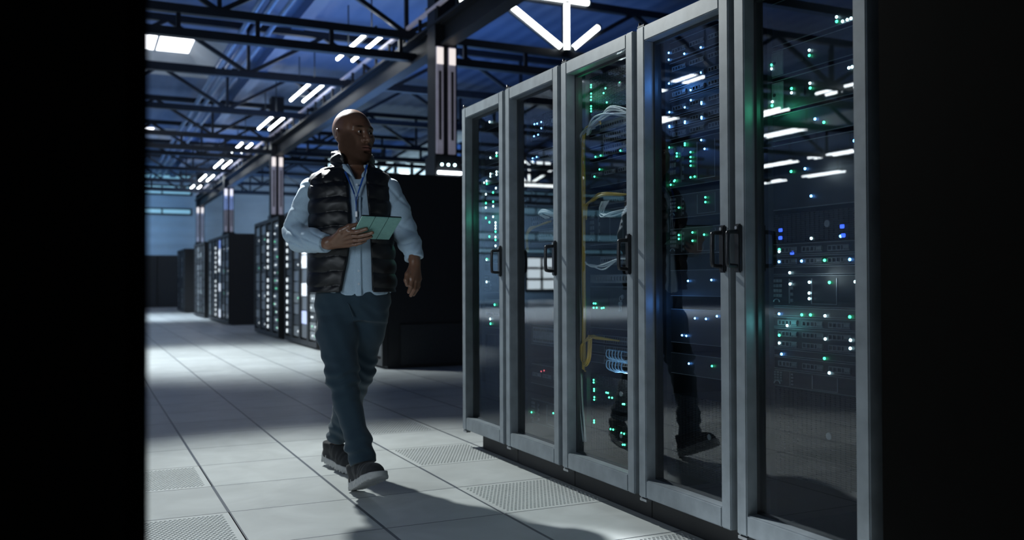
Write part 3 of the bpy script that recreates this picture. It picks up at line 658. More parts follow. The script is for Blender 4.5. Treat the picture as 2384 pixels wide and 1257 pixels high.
# ---------------------------------------------------------------- cables
def cable(pts, r, mt, name, label, cat, group, plug=False):
    t = thing(name, label, cat, pts[0], 0, group)
    o = Vector(pts[0]); P = [p - o for p in spline(pts, 7)]
    MB().tube(P, r, 7).build('sheath', mt, t)
    e = P[-1]; d = (P[-1] - P[-2]).normalized(); MB().bar(e, e + d * .018, r * 2.6, r * 2.2).build('plug', M['port'] if not plug else M['silver'], t)
    return t
rr = random.Random(3); J = lambda s: rr.uniform(-s, s)
xb = XE - .03
for i in range(9):      # grey bundle hanging down the far side of the yellow-cable rack
    y = 3.566 + J(.012); x = 2.034 + J(.010)
    cable([(x, y - .16 + J(.03), 1.62 + J(.02)), (x, y - .03, 1.60), (x, y, 1.50), (x, y + .004 + J(.006), 1.25), (x, y + .018 + J(.006), 1.10), (x, y + J(.01), .95), (x, y - .005 + J(.008), .72), (x, y + .006 + J(.01), .45), (x, y - .025 + J(.02), .22)], .0036, M['greycab'], 'network_cable', 'grey cable of the bundle hanging inside the yellow-cable glass rack', 'cable', 'grey cable bundle')
for i in range(9):
    y = 3.538 + J(.009); x = 2.040 + J(.008)
    cable([(x, y - .14, 1.635 + J(.01)), (x, y - .03, 1.625), (x, y, 1.55), (x, y + J(.005), 1.3), (x, y + J(.008), 1.0), (x, y + J(.004), .75), (x, y + J(.008), .55 + J(.03))], .0038, M['yellow'], 'network_cable', 'yellow cable of the vertical bundle inside the middle glass rack', 'cable', 'yellow vertical cable bundle')
for i in range(7):
    x = xb + J(.006) - .008; z = 1.30 + J(.008)
    cable([(x, 3.53, 1.235 + J(.02)), (x - .01, 3.50, 1.28), (x - .012, 3.44, z), (x - .008, 3.36 + J(.02), z + .015), (XE - .008, 3.27 - i * .008, 1.303)], .0036, M['yellow'], 'network_cable', 'yellow patch cable curving to the upper patch panel of the middle glass rack', 'cable', 'upper yellow patch cables')
for i in range(7):
    x = xb + J(.008) - .008; a = J(.01)
    cable([(XE - .006, 3.36 - i * .01, .683), (x, 3.43, .69 + J(.004)), (x, 3.50, .685 + J(.012)), (x - .012, 3.545 + a, .65), (x - .012, 3.55 + a, .60), (x - .01, 3.525, .568 + J(.01)), (x - .008, 3.49 + J(.006), .60), (x, 3.495 + J(.006), .70)], .0036, M['yellow'], 'network_cable', 'yellow cable of the coiled loop at the lower patch panel', 'cable', 'lower yellow cable loops')
for i in range(9):
    x = xb - .01 + J(.012)
    cable([(x, 3.50 + J(.01), 1.60 + J(.012)), (x - .01, 3.44, 1.635 + J(.012)), (x - .012, 3.36, 1.65 + J(.012)), (x - .01, 3.28, 1.665 + J(.02)), (XE - .005, 3.20 - i * .012, 1.622)], .0038, M['white'], 'network_cable', 'white cable of the bunch feeding the top switch in the middle glass rack', 'cable', 'upper white cable bunch')
for i in range(6):
    x = xb - .005 + J(.008)
    cable([(XE - .006, 3.44 - i * .012, 1.29), (x, 3.42 - i * .008, 1.25 + J(.01)), (x - .012, 3.36, 1.222 + J(.008)), (x - .012, 3.28, 1.222 + J(.01)), (XE - .006, 3.20 - i * .008, 1.245)], .0036, M['white'], 'network_cable', 'white cable sagging below the yellow-fed patch panel', 'cable', 'middle white cable bunch')
for i in range(4):
    x = xb - .006 + J(.008)
    cable([(x, 3.56, 1.03 + J(.015)), (x - .01, 3.47, 1.015 + J(.012)), (x - .014, 3.36, 1.0 + J(.02)), (x - .01, 3.25, 1.03), (XE - .006, 3.18, 1.03)], .0036, M['white'], 'network_cable', 'white cable slung across the middle glass rack beside the door handle', 'cable', 'white cables beside the handle')
for q, (z, n) in enumerate(((.638, 6), (.592, 6))):
    for i in range(n):
        y = 3.345 - i * .024
        cable([(XE - .006, y, z), (XE - .035, y + .006, z + .004), (XE - .05, y - .012, z - .022), (XE - .045, y - .05, z - .034 + J(.004)), (XE - .03, y - .10, z - .03)], .0026, M['bluecab'], 'network_cable', ('upper' if q == 0 else 'lower') + ' row pale blue patch cable at the bottom of the patch panels', 'cable', ('upper' if q == 0 else 'lower') + ' blue patch cables')
for i in range(5):
    x = xb + J(.006)
    cable([(x, 4.13, 1.09 + J(.01)), (x - .006, 4.125, 1.17), (x - .004, 4.09, 1.205 + J(.006)), (x, 4.02, 1.215), (XE - .006, 3.95 - i * .01, 1.235)], .004, M['yellow'], 'network_cable', 'yellow cable curving down in the second glass rack from the back', 'cable', 'yellow cables of the second rack')
for i in range(5):
    x = xb + J(.01)
    cable([(XE - .006, 3.97 - i * .01, 1.25), (x, 3.99, 1.275 + J(.008)), (x - .01, 3.95, 1.285 + J(.012)), (x - .01, 3.88, 1.27 + J(.012)), (XE - .006, 3.82, 1.245)], .004, M['white'], 'network_cable', 'pale cable loop in the second glass rack from the back', 'cable', 'pale cables of the second rack')
# keys in the lock of the storage unit
t = thing('key_ring', 'two small silver keys hanging from a lock in the middle glass rack', 'keys', (XE - .012, 3.272, .86))
MB().disc((.008, 0, .012), (-1, 0, 0), .009, .006, 14).build('lock', M['silver'], t)
MB().tube([(-.004, .011 * math.sin(a), .004 + .011 * math.cos(a)) for a in [i * math.pi / 6 for i in range(13)]], .0012, 6, False).build('ring', M['silver'], t)
for a in (-.25, .35):
    mb = MB().disc((-.005, math.sin(a) * .022, -.018), (-1, 0, 0), .009, .002, 12).box(-.007, -.005, math.sin(a) * .022 - .0025, math.sin(a) * .022 + .0025, -.052, -.02).box(-.007, -.005, math.sin(a) * .022, math.sin(a) * .022 + .006, -.048, -.044)
    mb.build('key', M['silver'], t)
# ================================================================ the walking person
class Field:
    """signed distance field on a rectilinear grid, meshed by surface nets"""
    def __init__(s, xs, ys, zs):
        s.ax = [np.asarray(a, np.float32) for a in (xs, ys, zs)]
        s.F = np.full([len(a) for a in s.ax], 1.0, np.float32)
    def sub(s, lo, hi):
        sl = []
        for a, l, h in zip(s.ax, lo, hi):
            i = int(np.searchsorted(a, l)); j = int(np.searchsorted(a, h)); sl.append(slice(max(0, i - 1), min(len(a), j + 1)))
        return tuple(sl), np.meshgrid(*[a[q] for a, q in zip(s.ax, sl)], indexing='ij', sparse=True)
    def op(s, lo, hi, fn, k=.01, mode='add', pad=None):
        pad = (k * 2 + .02) if pad is None else pad
        sl, P = s.sub([v - pad for v in lo], [v + pad for v in hi])
        if any(q.stop - q.start < 2 for q in sl): return s
        d = fn(*P).astype(np.float32); A = s.F[sl]
        if mode == 'add':
            h = np.maximum(k - np.abs(A - d), 0) / k; s.F[sl] = np.minimum(A, d) - h * h * k * .25
        elif mode == 'cut':
            d = -d; h = np.maximum(k - np.abs(A - d), 0) / k; s.F[sl] = np.maximum(A, d) + h * h * k * .25
        return s
    def cone(s, a, b, ra, rb, k=.012, mode='add'):
        a = np.array(a, float); b = np.array(b, float); ab = b - a; L2 = float(ab @ ab); r = max(ra, rb)
        def fn(x, y, z):
            t = np.clip(((x - a[0]) * ab[0] + (y - a[1]) * ab[1] + (z - a[2]) * ab[2]) / L2, 0, 1)
            return np.sqrt((x - a[0] - t * ab[0]) ** 2 + (y - a[1] - t * ab[1]) ** 2 + (z - a[2] - t * ab[2]) ** 2) - (ra + (rb - ra) * t)
        return s.op(np.minimum(a, b) - r, np.maximum(a, b) + r, fn, k, mode)
    def chain(s, pts, k=.012):
        for (a, ra), (b, rb) in zip(pts[:-1], pts[1:]): s.cone(a, b, ra, rb, k)
        return s
    def ell(s, c, r, rot=None, k=.012, mode='add'):
        c = np.array(c, float); r = np.array(r, float); Rm = np.eye(3) if rot is None else np.array(rot, float); mr = r.max()
        def fn(x, y, z):
            q = [(x - c[0]) * Rm[0][i] + (y - c[1]) * Rm[1][i] + (z - c[2]) * Rm[2][i] for i in range(3)]
            k0 = np.sqrt(sum((q[i] / r[i]) ** 2 for i in range(3))); k1 = np.sqrt(sum((q[i] / r[i] ** 2) ** 2 for i in range(3)))
            return k0 * (k0 - 1) / np.maximum(k1, 1e-6)
        return s.op(c - mr, c + mr, fn, k, mode)
    def stack(s, prof, k=.02, n=2.4, disp=None, z0=None, z1=None, mode='add', shift=0):
        P = np.array(prof, float); z0 = P[0, 0] if z0 is None else z0; z1 = P[-1, 0] if z1 is None else z1
        mx = max(np.abs(P[:, 1] - P[:, 3]).max(), np.abs(P[:, 1] + P[:, 3]).max()) + .03; my = np.abs(P[:, 2]).max() + P[:, 4].max() + .03
        def fn(x, y, z):
            zz = np.clip(z, P[0, 0], P[-1, 0]); cx, cyy, a, b = [np.interp(zz, P[:, 0], P[:, i]) for i in range(1, 5)]
            a = a + shift; b = b + shift
            u = np.abs((x - cx) / a); v = np.abs((y - cyy) / b)
            rad = (u ** n + v ** n) ** (1 / n); ang = np.sqrt((x - cx) ** 2 + (y - cyy) ** 2)
            d = (rad - 1) * np.where(rad > 1e-4, ang / np.maximum(rad, 1e-4), np.minimum(a, b))
            if disp is not None: d = d + disp(x, y, z)
            return np.maximum(d, np.maximum(z0 - z, z - z1))
        return s.op((-mx, -my, z0), (mx, my, z1), fn, k, mode, pad=.03)
    def warp(s, fn):
        X = np.meshgrid(*s.ax, indexing='ij', sparse=True); s.F += fn(*X).astype(np.float32); return s
    def mesh(s, name, m, colour=None):
        F = s.F; nx, ny, nz = F.shape; S = F < 0
        c = S[:-1, :-1, :-1].astype(np.int8)
        for dx in (0, 1):
            for dy in (0, 1):
                for dz in (0, 1):
                    if dx or dy or dz: c = c + S[dx:nx - 1 + dx, dy:ny - 1 + dy, dz:nz - 1 + dz]
        I = np.argwhere((c > 0) & (c < 8)); N = len(I)
        idx = np.full((nx - 1, ny - 1, nz - 1), -1, np.int32); idx[I[:, 0], I[:, 1], I[:, 2]] = np.arange(N)
        C = [(a, b, d) for a in (0, 1) for b in (0, 1) for d in (0, 1)]
        V = np.stack([F[I[:, 0] + a, I[:, 1] + b, I[:, 2] + d] for a, b, d in C], 1)
        acc = np.zeros((N, 3)); cnt = np.zeros(N)
        for p in range(8):
            for q in range(p + 1, 8):
                if sum(abs(C[p][i] - C[q][i]) for i in range(3)) != 1: continue
                va, vb = V[:, p], V[:, q]; mk = (va < 0) != (vb < 0)
                t = np.where(mk, va / np.where(mk, va - vb, 1), 0)
                pt = np.array(C[p])[None] + t[:, None] * (np.array(C[q]) - np.array(C[p]))[None]
                acc += np.where(mk[:, None], pt, 0); cnt += mk
        G = I + acc / cnt[:, None]
        pos = np.stack([np.interp(G[:, i], np.arange(len(s.ax[i])), s.ax[i]) for i in range(3)], 1)
        faces = []
        for ax in range(3):
            o = [i for i in range(3) if i != ax]; lo = [slice(None)] * 3; hi = [slice(None)] * 3
            lo[ax] = slice(0, -1); hi[ax] = slice(1, None)
            A, B = S[tuple(lo)], S[tuple(hi)]; E = np.argwhere(A != B)
            E = E[(E[:, o[0]] > 0) & (E[:, o[1]] > 0) & (E[:, o[0]] < F.shape[o[0]] - 1) & (E[:, o[1]] < F.shape[o[1]] - 1)]
            inside = A[E[:, 0], E[:, 1], E[:, 2]]; q = []
            for d0, d1 in ((-1, -1), (0, -1), (0, 0), (-1, 0)):
                K = E.copy(); K[:, o[0]] += d0; K[:, o[1]] += d1; q.append(idx[K[:, 0], K[:, 1], K[:, 2]])
            q = np.stack(q, 1); flip = inside if ax != 1 else ~inside
            q[~flip] = q[~flip][:, ::-1]; faces.append(q)
        Q = np.concatenate(faces); Q = Q[(Q >= 0).all(1)]
        me = bpy.data.meshes.new(name); me.vertices.add(N); me.vertices.foreach_set('co', pos.astype(np.float32).ravel())
        me.loops.add(len(Q) * 4); me.loops.foreach_set('vertex_index', Q.astype(np.int32).ravel())
        me.polygons.add(len(Q)); me.polygons.foreach_set('loop_start', np.arange(0, len(Q) * 4, 4, dtype=np.int32))
        me.polygons.foreach_set('use_smooth', np.ones(len(Q), bool))
        me.update(calc_edges=True); me.materials.append(m)
        if colour is not None:
            at = me.attributes.new('pigment', 'FLOAT_COLOR', 'POINT'); col = np.ones((N, 4), np.float32); col[:] = colour(pos); at.data.foreach_set('color', col.ravel())
        return me
def rng(a, b, st): return np.arange(a, b + st, st)
def rotz(a): c, s = math.cos(a), math.sin(a); return np.array([[c, -s, 0], [s, c, 0], [0, 0, 1]])
def bump(p, c, r): return np.exp(-(((p - np.array(c)) / np.array(r)) ** 2).sum(1))

PX, PY = 1.173, 4.16
person = thing('person', 'bald man in a dark quilted vest and pale blue shirt walking past the racks', 'person', (PX, PY, 0), -yaw)

# ---- head frame: canonical head faces -y, then turns towards the racks
HC = np.array([-.026, .0, 1.630]); HR = rotz(R(50)) @ np.array([[1, 0, 0], [0, math.cos(R(-2)), -math.sin(R(-2))], [0, math.sin(R(-2)), math.cos(R(-2))]])
HS = 1.0
def hp(x, y, z): return HC + HR @ (np.array([x, y, z]) * HS)
# ---- body: one continuous skin
def joints():
    B = Field(rng(-.38, .335, .003), rng(-.47, .47, .0034), np.concatenate([rng(0, .85, .009), rng(.862, 1.205, .0026), rng(1.213, 1.47, .0075), rng(1.478, 1.775, .0023)]))
    # trunk and legs (inside the clothes)
    B.stack([(.80, -.026, 0, .12, .08), (.95, -.028, 0, .135, .09), (1.1, -.03, 0, .13, .085), (1.3, -.032, 0, .15, .09), (1.40, -.033, .01, .14, .075), (1.455, -.03, .015, .075, .06)], .03)
    B.chain([((-.105, 0, .84), .075), ((-.04, -.14, .51), .052), ((.065, -.262, .16), .030)], .03)
    B.chain([((.055, 0, .84), .075), ((-.02, .10, .50), .050), ((-.165, .325, .145), .030)], .03)
    B.cone((.065, -.262, .12), (.13, -.385, .11), .026, .022, .02); B.cone((-.165, .325, .09), (-.11, .265, .04), .026, .020, .02)
    # neck
    B.cone((-.028, .022, 1.40), (-.032, .018, 1.56), .068, .063, .03)
    B.cone((-.10, .03, 1.41), (-.03, .03, 1.49), .05, .045, .03)
    B.cone((.05, .03, 1.41), (-.02, .03, 1.49), .05, .045, .03)
    # skull and face
    H = lambda x, y, z, r, k=.012, mode='add': B.ell(hp(x, y, z), np.array(r) * HS, HR, k, mode)
    H(0, .014, .036, (.0745, .100, .090), .02); H(0, -.035, .02, (.066, .058, .066), .03)
    H(0, -.036, -.052, (.058, .058, .080), .03)
    def Hc(a, b, ra, rb, k=.012, mode='add'): B.cone(hp(*a), hp(*b), ra * HS, rb * HS, k, mode)
    for s in (-1, 1):
        Hc((s * .056, -.004, -.062), (s * .022, -.074, -.104), .019, .018, .03)
        Hc((s * .064, .0, -.01), (s * .056, -.004, -.062), .014, .018, .03)
        H(s * .040, -.036, -.035, (.030, .036, .040), .03)
        Hc((s * .047, -.058, -.012), (s * .066, -.005, -.004), .014, .010, .02)
        H(s * .045, -.066, -.022, (.021, .022, .020), .025)
        Hc((s * .012, -.088, .026), (s * .050, -.072, .024), .0115, .012, .014)
    H(0, -.080, -.106, (.022, .020, .022), .022)
    H(0, -.078, -.072, (.034, .028, .028), .02)
    for s in (-1, 1): H(s * .032, -.100, .002, (.0185, .017, .0125), .012, 'cut')
    # nose
    Hc((0, -.086, .018), (0, -.104, -.018), .0085, .0105, .012); Hc((0, -.102, -.018), (0, -.1115, -.036), .0105, .0135, .008)
    for s in (-1, 1):
        H(s * .0155, -.099, -.037, (.0105, .013, .0095), .007); H(s * .0085, -.106, -.0475, (.0048, .007, .0042), .003, 'cut')
    Hc((0, -.098, -.049), (0, -.099, -.058), .006, .005, .008)
    # lips
    for s in (-1, 1): Hc((s * .003, -.1035, -.0655), (s * .0245, -.090, -.0705), .0072, .0042, .006)
    Hc((-.018, -.0945, -.0785), (.018, -.0945, -.0785), .0068, .0068, .006); H(0, -.1015, -.0795, (.018, .0085, .0080), .005)
    H(0, -.103, -.0722, (.0275, .014, .0016), .003, 'cut'); H(0, -.100, -.092, (.016, .007, .0045), .008, 'cut')
    # eyelids with an opening
    for s in (-1, 1):
        H(s * .0320, -.0800, .002, (.0152, .0150, .0148), .006); H(s * .0325, -.0945, .0015, (.0125, .0105, .0046), .0025, 'cut')
    # ears
    for s in (-1, 1):
        Rr = HR @ rotz(s * R(22)); B.ell(hp(s * .0795, .016, -.004), (.0065, .019, .031), Rr, .006); B.ell(hp(s * .087, .014, .002), (.0058, .0105, .017), Rr, .004, 'cut')
        B.ell(hp(s * .077, .004, -.030), (.0065, .009, .010), HR, .006)
    # arms
    B.chain([((-.205, .0, 1.37), .048), ((-.292, .012, 1.168), .042), ((-.20, -.117, 1.131), .037), ((-.098, -.218, 1.113), .029)], .02)
    B.chain([((.135, .0, 1.37), .048), ((.212, .018, 1.19), .040), ((.252, -.025, 1.115), .037), ((.274, -.077, 1.032), .0275)], .02)
    # right hand under the tablet
    kn = [(.006, -.290, 1.160), (.012, -.268, 1.143), (.010, -.244, 1.124), (-.002, -.222, 1.106)]
    tp = [(.090, -.318, 1.170), (.112, -.294, 1.1545), (.102, -.266, 1.1395), (.072, -.236, 1.122)]
    wr = np.array((-.098, -.218, 1.113))
    for i in range(4):
        a = np.array(kn[i]); b = np.array(tp[i])
        B.cone(wr + (a - wr) * .15 + np.array((0, 0, (1.5 - i) * .004)), a, .019, .0135, .012)
        m1 = a + (b - a) * .42 + np.array((0, -.003, -.006)); m2 = a + (b - a) * .74 + np.array((0, -.002, -.004)); r = [.0098, .0100, .0095, .0085][i]
        B.chain([(a, r + .0012), (m1, r), (m2, r - .0008), (b, r - .0018)], .004)
    B.chain([((-.070, -.240, 1.128), .018), ((-.028, -.285, 1.162), .0145), ((.010, -.294, 1.183), .0110), ((.047, -.292, 1.192), .0086)], .007)
    # left hand hanging, fingers curled
    kn = [(.266, -.122, .952), (.279, -.108, .944), (.289, -.091, .946), (.294, -.074, .953)]
    md = [(.262, -.134, .916), (.275, -.121, .903), (.286, -.102, .905), (.292, -.083, .917)]
    tp = [(.251, -.122, .892), (.260, -.110, .877), (.271, -.094, .880), (.280, -.078, .895)]
    wr = np.array((.274, -.079, 1.028))
    for i in range(4):
        a = np.array(kn[i]); B.cone(wr + (a - wr) * .2, a, .0185, .0135, .012)
        r = [.0096, .0100, .0095, .0085][i]; B.chain([(a, r + .001), (md[i], r), (tp[i], r - .0015)], .004)
    B.chain([((.264, -.092, 1.005), .0175), ((.247, -.120, .972), .0135), ((.241, -.134, .946), .0105), ((.245, -.137, .925), .0085)], .007)
    return B
def pigment(p):
    skin = np.array((.130, .062, .036)); out = np.tile(skin, (len(p), 1)); rgh = np.zeros(len(p))
    q = ((p - HC) @ HR) / HS
    def mixc(w, c): out[:] = out * (1 - w[:, None]) + np.array(c) * w[:, None]
    hd = p[:, 2] > 1.47
    # close beard along jaw, chin and lip, eyebrows, lips
    jaw = 1 / (1 + np.exp(-(-.052 - q[:, 2] + np.clip((np.abs(q[:, 0]) - .045) * 2.2, 0, .06)) / .008)) * (q[:, 2] > -.145) * (1 / (1 + np.exp((q[:, 1] - .0) / .008)))
    mo = bump(q, (0, -.098, -.058), (.028, .03, .006)); bw = np.clip(np.maximum(jaw * .70, mo * .7), 0, 1) * hd; mixc(bw, (.016, .011, .009)); rgh = np.maximum(rgh, bw * 1.3)
    lip = np.clip(np.maximum(bump(q, (0, -.1, -.068), (.023, .03, .0052)), 1.15 * bump(q, (0, -.1, -.079), (.021, .03, .0065))), 0, 1) * (q[:, 1] < -.08)
    mixc(lip * .85 * hd, (.21, .085, .07))
    for s in (-1, 1):
        br = np.clip(1.3 * bump(q, (s * .033, -.085, .0265), (.021, .03, .0052)), 0, 1); mixc(br * .9 * hd, (.008, .006, .005)); rgh = np.maximum(rgh, br * hd)
    hair = 1 / (1 + np.exp(-(q[:, 2] - .035 + np.clip(-q[:, 1], -.1, .1) * -.75 + .03) / .012)); mixc(hair * .25 * hd, (.04, .026, .02))
    # lighter finger pads
    for t in ((.090, -.318, 1.170), (.112, -.294, 1.1545), (.102, -.266, 1.1395), (.251, -.122, .892), (.260, -.110, .877), (.271, -.094, .880)):
        mixc(bump(p, t, (.012, .012, .012)) * .5, (.22, .12, .085))
    mixc(((p[:, 2] < 1.21) * .35).astype(float), (.19, .10, .065))
    return np.concatenate([out, (1 - np.clip(rgh, 0, 1))[:, None]], 1)
skin = mat('skin_brown', (.1, .06, .04), .38, 0, .05, 60, spec=.5)
n_ = skin.node_tree.nodes; a_ = n_.new('ShaderNodeAttribute'); a_.attribute_name = 'pigment'
mx_ = n_.new('ShaderNodeMixRGB'); mx_.blend_type = 'MULTIPLY'; mx_.inputs[0].default_value = 1
tn = [x for x in n_ if x.type == 'TEX_NOISE'][0]; mr_ = n_.new('ShaderNodeMapRange'); mr_.inputs[3].default_value = .85; mr_.inputs[4].default_value = 1.15
skin.node_tree.links.new(tn.outputs['Fac'], mr_.inputs[0]); skin.node_tree.links.new(a_.outputs['Color'], mx_.inputs[1]); skin.node_tree.links.new(mr_.outputs[0], mx_.inputs[2]); skin.node_tree.links.new(mx_.outputs[0], n_['Principled BSDF'].inputs['Base Color'])
for nm_, lo_, hi_ in (('Roughness', .9, .36), ('Specular IOR Level', .08, .5)):
    q_ = n_.new('ShaderNodeMapRange'); q_.inputs[3].default_value = lo_; q_.inputs[4].default_value = hi_
    skin.node_tree.links.new(a_.outputs['Alpha'], q_.inputs[0]); skin.node_tree.links.new(q_.outputs[0], n_['Principled BSDF'].inputs[nm_])
link('body', joints().mesh('body', skin, pigment), person)
M['sclera'] = mat('eye_white', (.55, .50, .46), .15, 0, .03, 30); M['iris'] = mat('eye_iris', (.012, .008, .006), .1, 0, .1, 30)
for s in (-1, 1):
    c = hp(s * .032, -.0795, .0015); mb = MB(); n1, n2 = 12, 16; r = .0131
    V = [c + r * np.array((math.sin(a) * math.cos(b), math.sin(a) * math.sin(b), math.cos(a))) for a in np.linspace(.001, math.pi - .001, n1) for b in np.linspace(0, 2 * math.pi, n2, False)]
    mb.add(V, [(i * n2 + j, (i + 1) * n2 + j, (i + 1) * n2 + (j + 1) % n2, i * n2 + (j + 1) % n2) for i in range(n1 - 1) for j in range(n2)], True)
    e = mb.build('eye', M['sclera'], person)
    g = HR @ np.array((.12, -1, -.02)); g = g / np.linalg.norm(g); MB().disc(c + g * (r - .0016), g, .0062, .0014, 16, .0008).build('iris', M['iris'], e)

# ---- fabrics
def fabric(name, c, rough, sheen=.0, scale=500, spec=.3, bump=.15, c2=None):
    m = mat(name, c, rough, 0, .12, scale, spec=spec, bump=bump, c2=c2); m.node_tree.nodes['Principled BSDF'].inputs['Sheen Weight'].default_value = sheen; return m
M['shirt'] = fabric('shirt_cotton_pale_blue', (.33, .45, .56), .8, .2)
M['vest'] = fabric('vest_nylon_navy', (.0022, .0032, .0052), .46, 0, 350, .4, .05)
M['vestin'] = fabric('vest_zip_tape', (.004, .005, .007), .6)
M['jeans'] = fabric('jeans_denim_dark', (.020, .040, .058), .85, .15, 700, .2, .2)
M['shoe'] = fabric('shoe_knit_dark', (.016, .018, .020), .8, .1, 300)
M['sole'] = mat('shoe_sole_pale', (.36, .37, .37), .6, 0, .06, 60)
M['lany'] = fabric('lanyard_blue', (.012, .075, .34), .6)
M['button'] = mat('button_pale', (.45, .52, .58), .4, 0, .05, 50)

VEST = [(.88, -.028, 0, .202, .148), (.93, -.028, 0, .206, .152), (1.0, -.028, 0, .203, .150), (1.15, -.030, -.005, .196, .150), (1.30, -.032, -.005, .197, .148), (1.38, -.036, .0, .197, .134), (1.415, -.038, .006, .194, .116), (1.445, -.037, .010, .180, .102), (1.468, -.034, .012, .142, .094), (1.49, -.031, .014, .105, .090)]
OZ = [.86, .88, .909, .975, 1.05, 1.13, 1.265, 1.40, 1.47, 1.58]
OL = [-.064, -.061, -.053, -.041, -.025, -.014, -.015, -.030, -.046, -.062]
OR_ = [.090, .088, .087, .085, .083, .081, .073, .057, .052, .058]
def quilt(x, y, z):
    w = z + .005 * np.sin(x * 16) + .003 * np.sin(x * 41 + 1.3) + .03 * np.abs(x + .03) ** 1.2
    return -.010 * (np.abs(np.cos(np.pi * w / .068)) ** .55) + .006 + .0012 * np.sin(x * 105 + 5 * np.sin(z * 31)) * np.abs(np.sin(np.pi * w / .068)) ** 2 + .0008 * np.sin(x * 60 - z * 80) - .0032 * np.clip((z - 1.33) / .06, 0, 1) * np.exp(-3 * (1 - np.cos(x * 150 + 4 * np.sin(z * 55) + 3 * np.sin(y * 60)))) * np.abs(np.sin(np.pi * w / .068))
# shirt: trunk panel, sleeves, collar
def folds(x, y, z):
    return .0030 * np.sin(38 * z + 21 * x + 2 * np.sin(30 * y)) * np.sin(17 * x - 12 * y + 9 * z) + .0020 * np.sin(75 * z - 40 * x + 25 * y)
Sx = Field(rng(-.385, .335, .0042), rng(-.30, .19, .0042), rng(.845, 1.52, .0042))
Sx.stack([(z, cx, c, a, b) for z, cx, c, a, b in VEST], .01, 2.4, None, .86, 1.47, shift=-.024)
Sx.op((-.3, -.2, .84), (.3, .2, .93), lambda x, y, z: z - (.874 + .9 * (x - .035) ** 2) + 0 * y, .004, 'cut', .05)
Sx.chain([((-.165, .0, 1.385), .060), ((-.216, .0, 1.365), .060), ((-.258, .005, 1.265), .064), ((-.294, .012, 1.172), .064), ((-.255, -.055, 1.142), .061), ((-.185, -.135, 1.128), .053), ((-.118, -.200, 1.115), .043)], .018)
Sx.chain([((.10, .0, 1.385), .060), ((.140, .0, 1.365), .058), ((.182, .008, 1.27), .061), ((.212, .018, 1.185), .057), ((.245, -.022, 1.12), .052), ((.270, -.062, 1.055), .043)], .018)
def cuff(a, b):
    a = np.array(a); d = np.array(b) - a; d = d / np.linalg.norm(d)
    Sx.op(a - .09, a + .09, lambda x, y, z: np.maximum(-((x - a[0]) * d[0] + (y - a[1]) * d[1] + (z - a[2]) * d[2]), np.sqrt((x - a[0]) ** 2 + (y - a[1]) ** 2 + (z - a[2]) ** 2) - .085), .004, 'cut', .01)
cuff((-.108, -.209, 1.113), (-.05, -.262, 1.10)); cuff((.272, -.067, 1.046), (.277, -.085, 1.0))
def crease(ph, w=6): return np.exp(-w * (1 - np.cos(ph)))
def sleeve(x, y, z):
    arm = np.where(np.abs(x + .03) > .165, 1.0, .25)
    lowr = np.exp(-((z - 1.13) / .05) ** 2) * (x < -.1); lowl = np.exp(-((z - 1.10) / .09) ** 2) * (x > .15); el = np.exp(-((x + .29) ** 2 + (z - 1.17) ** 2) / .006)
    c = .0050 * crease(52 * z + 34 * x + 1.2 * np.sin(20 * y) + .6 * np.sin(37 * x)) + .0042 * crease(-44 * z + 40 * x + 22 * y + 1.0) * .8
    c2 = .0055 * crease(95 * x + 40 * y + 6 * np.sin(28 * z), 4) * lowr + .0060 * crease(105 * z - 30 * x + 3 * np.sin(30 * y + 4), 4) * lowl + .006 * crease(80 * z + 70 * x + 2, 4) * el
    return arm * (folds(x, y, z) * .7 + c) + c2 + .0035 * (1 - arm) * crease(30 * x + 18 * z + 2 * np.sin(15 * z), 5) - .002
Sx.warp(sleeve)
# placket ridge and collar leaves
Sx.op((-.02, -.17, .87), (.06, -.08, 1.44), lambda x, y, z: np.maximum(np.abs(x - (.022 + .02 * (1.0 - z) * (z < 1.0))) - .013, np.maximum(np.abs(y + .1285 + .0 * z) - .0045, np.maximum(.875 - z, z - 1.33))), .003)
for s, a, b in ((-1, (-.055, -.070, 1.475), (.0, -.112, 1.425)), (1, (.035, -.068, 1.475), (.040, -.110, 1.425))):
    Sx.cone(a, b, .014, .007, .006)
Sx.stack([(1.42, -.030, .014, .092, .084), (1.50, -.031, .018, .078, .074)], .008, 2.2, None, 1.42, 1.49, shift=.0)
Sx.op((-.05, -.12, 1.43), (.05, .0, 1.52), lambda x, y, z: np.maximum(np.abs(x - .012) - (.012 + .5 * np.clip(z - 1.415, 0, 1)), np.maximum(y + .02, 1.415 - z)), .004, 'cut')
Sx.stack([(1.43, -.030, .018, .066, .062), (1.55, -.031, .018, .064, .062)], .004, 2.0, None, 1.44, 1.55, 'cut')
shirt = link('shirt', Sx.mesh('shirt', M['shirt']), person)
for z, x in ((1.385, .014), (1.31, .02), (.99, .024), (.93, .025)): MB().disc((x, -.1345 + (.012 if z > 1.35 else 0), z), (0, -1, 0), .0052, .002, 12).build('button', M['button'], shirt)
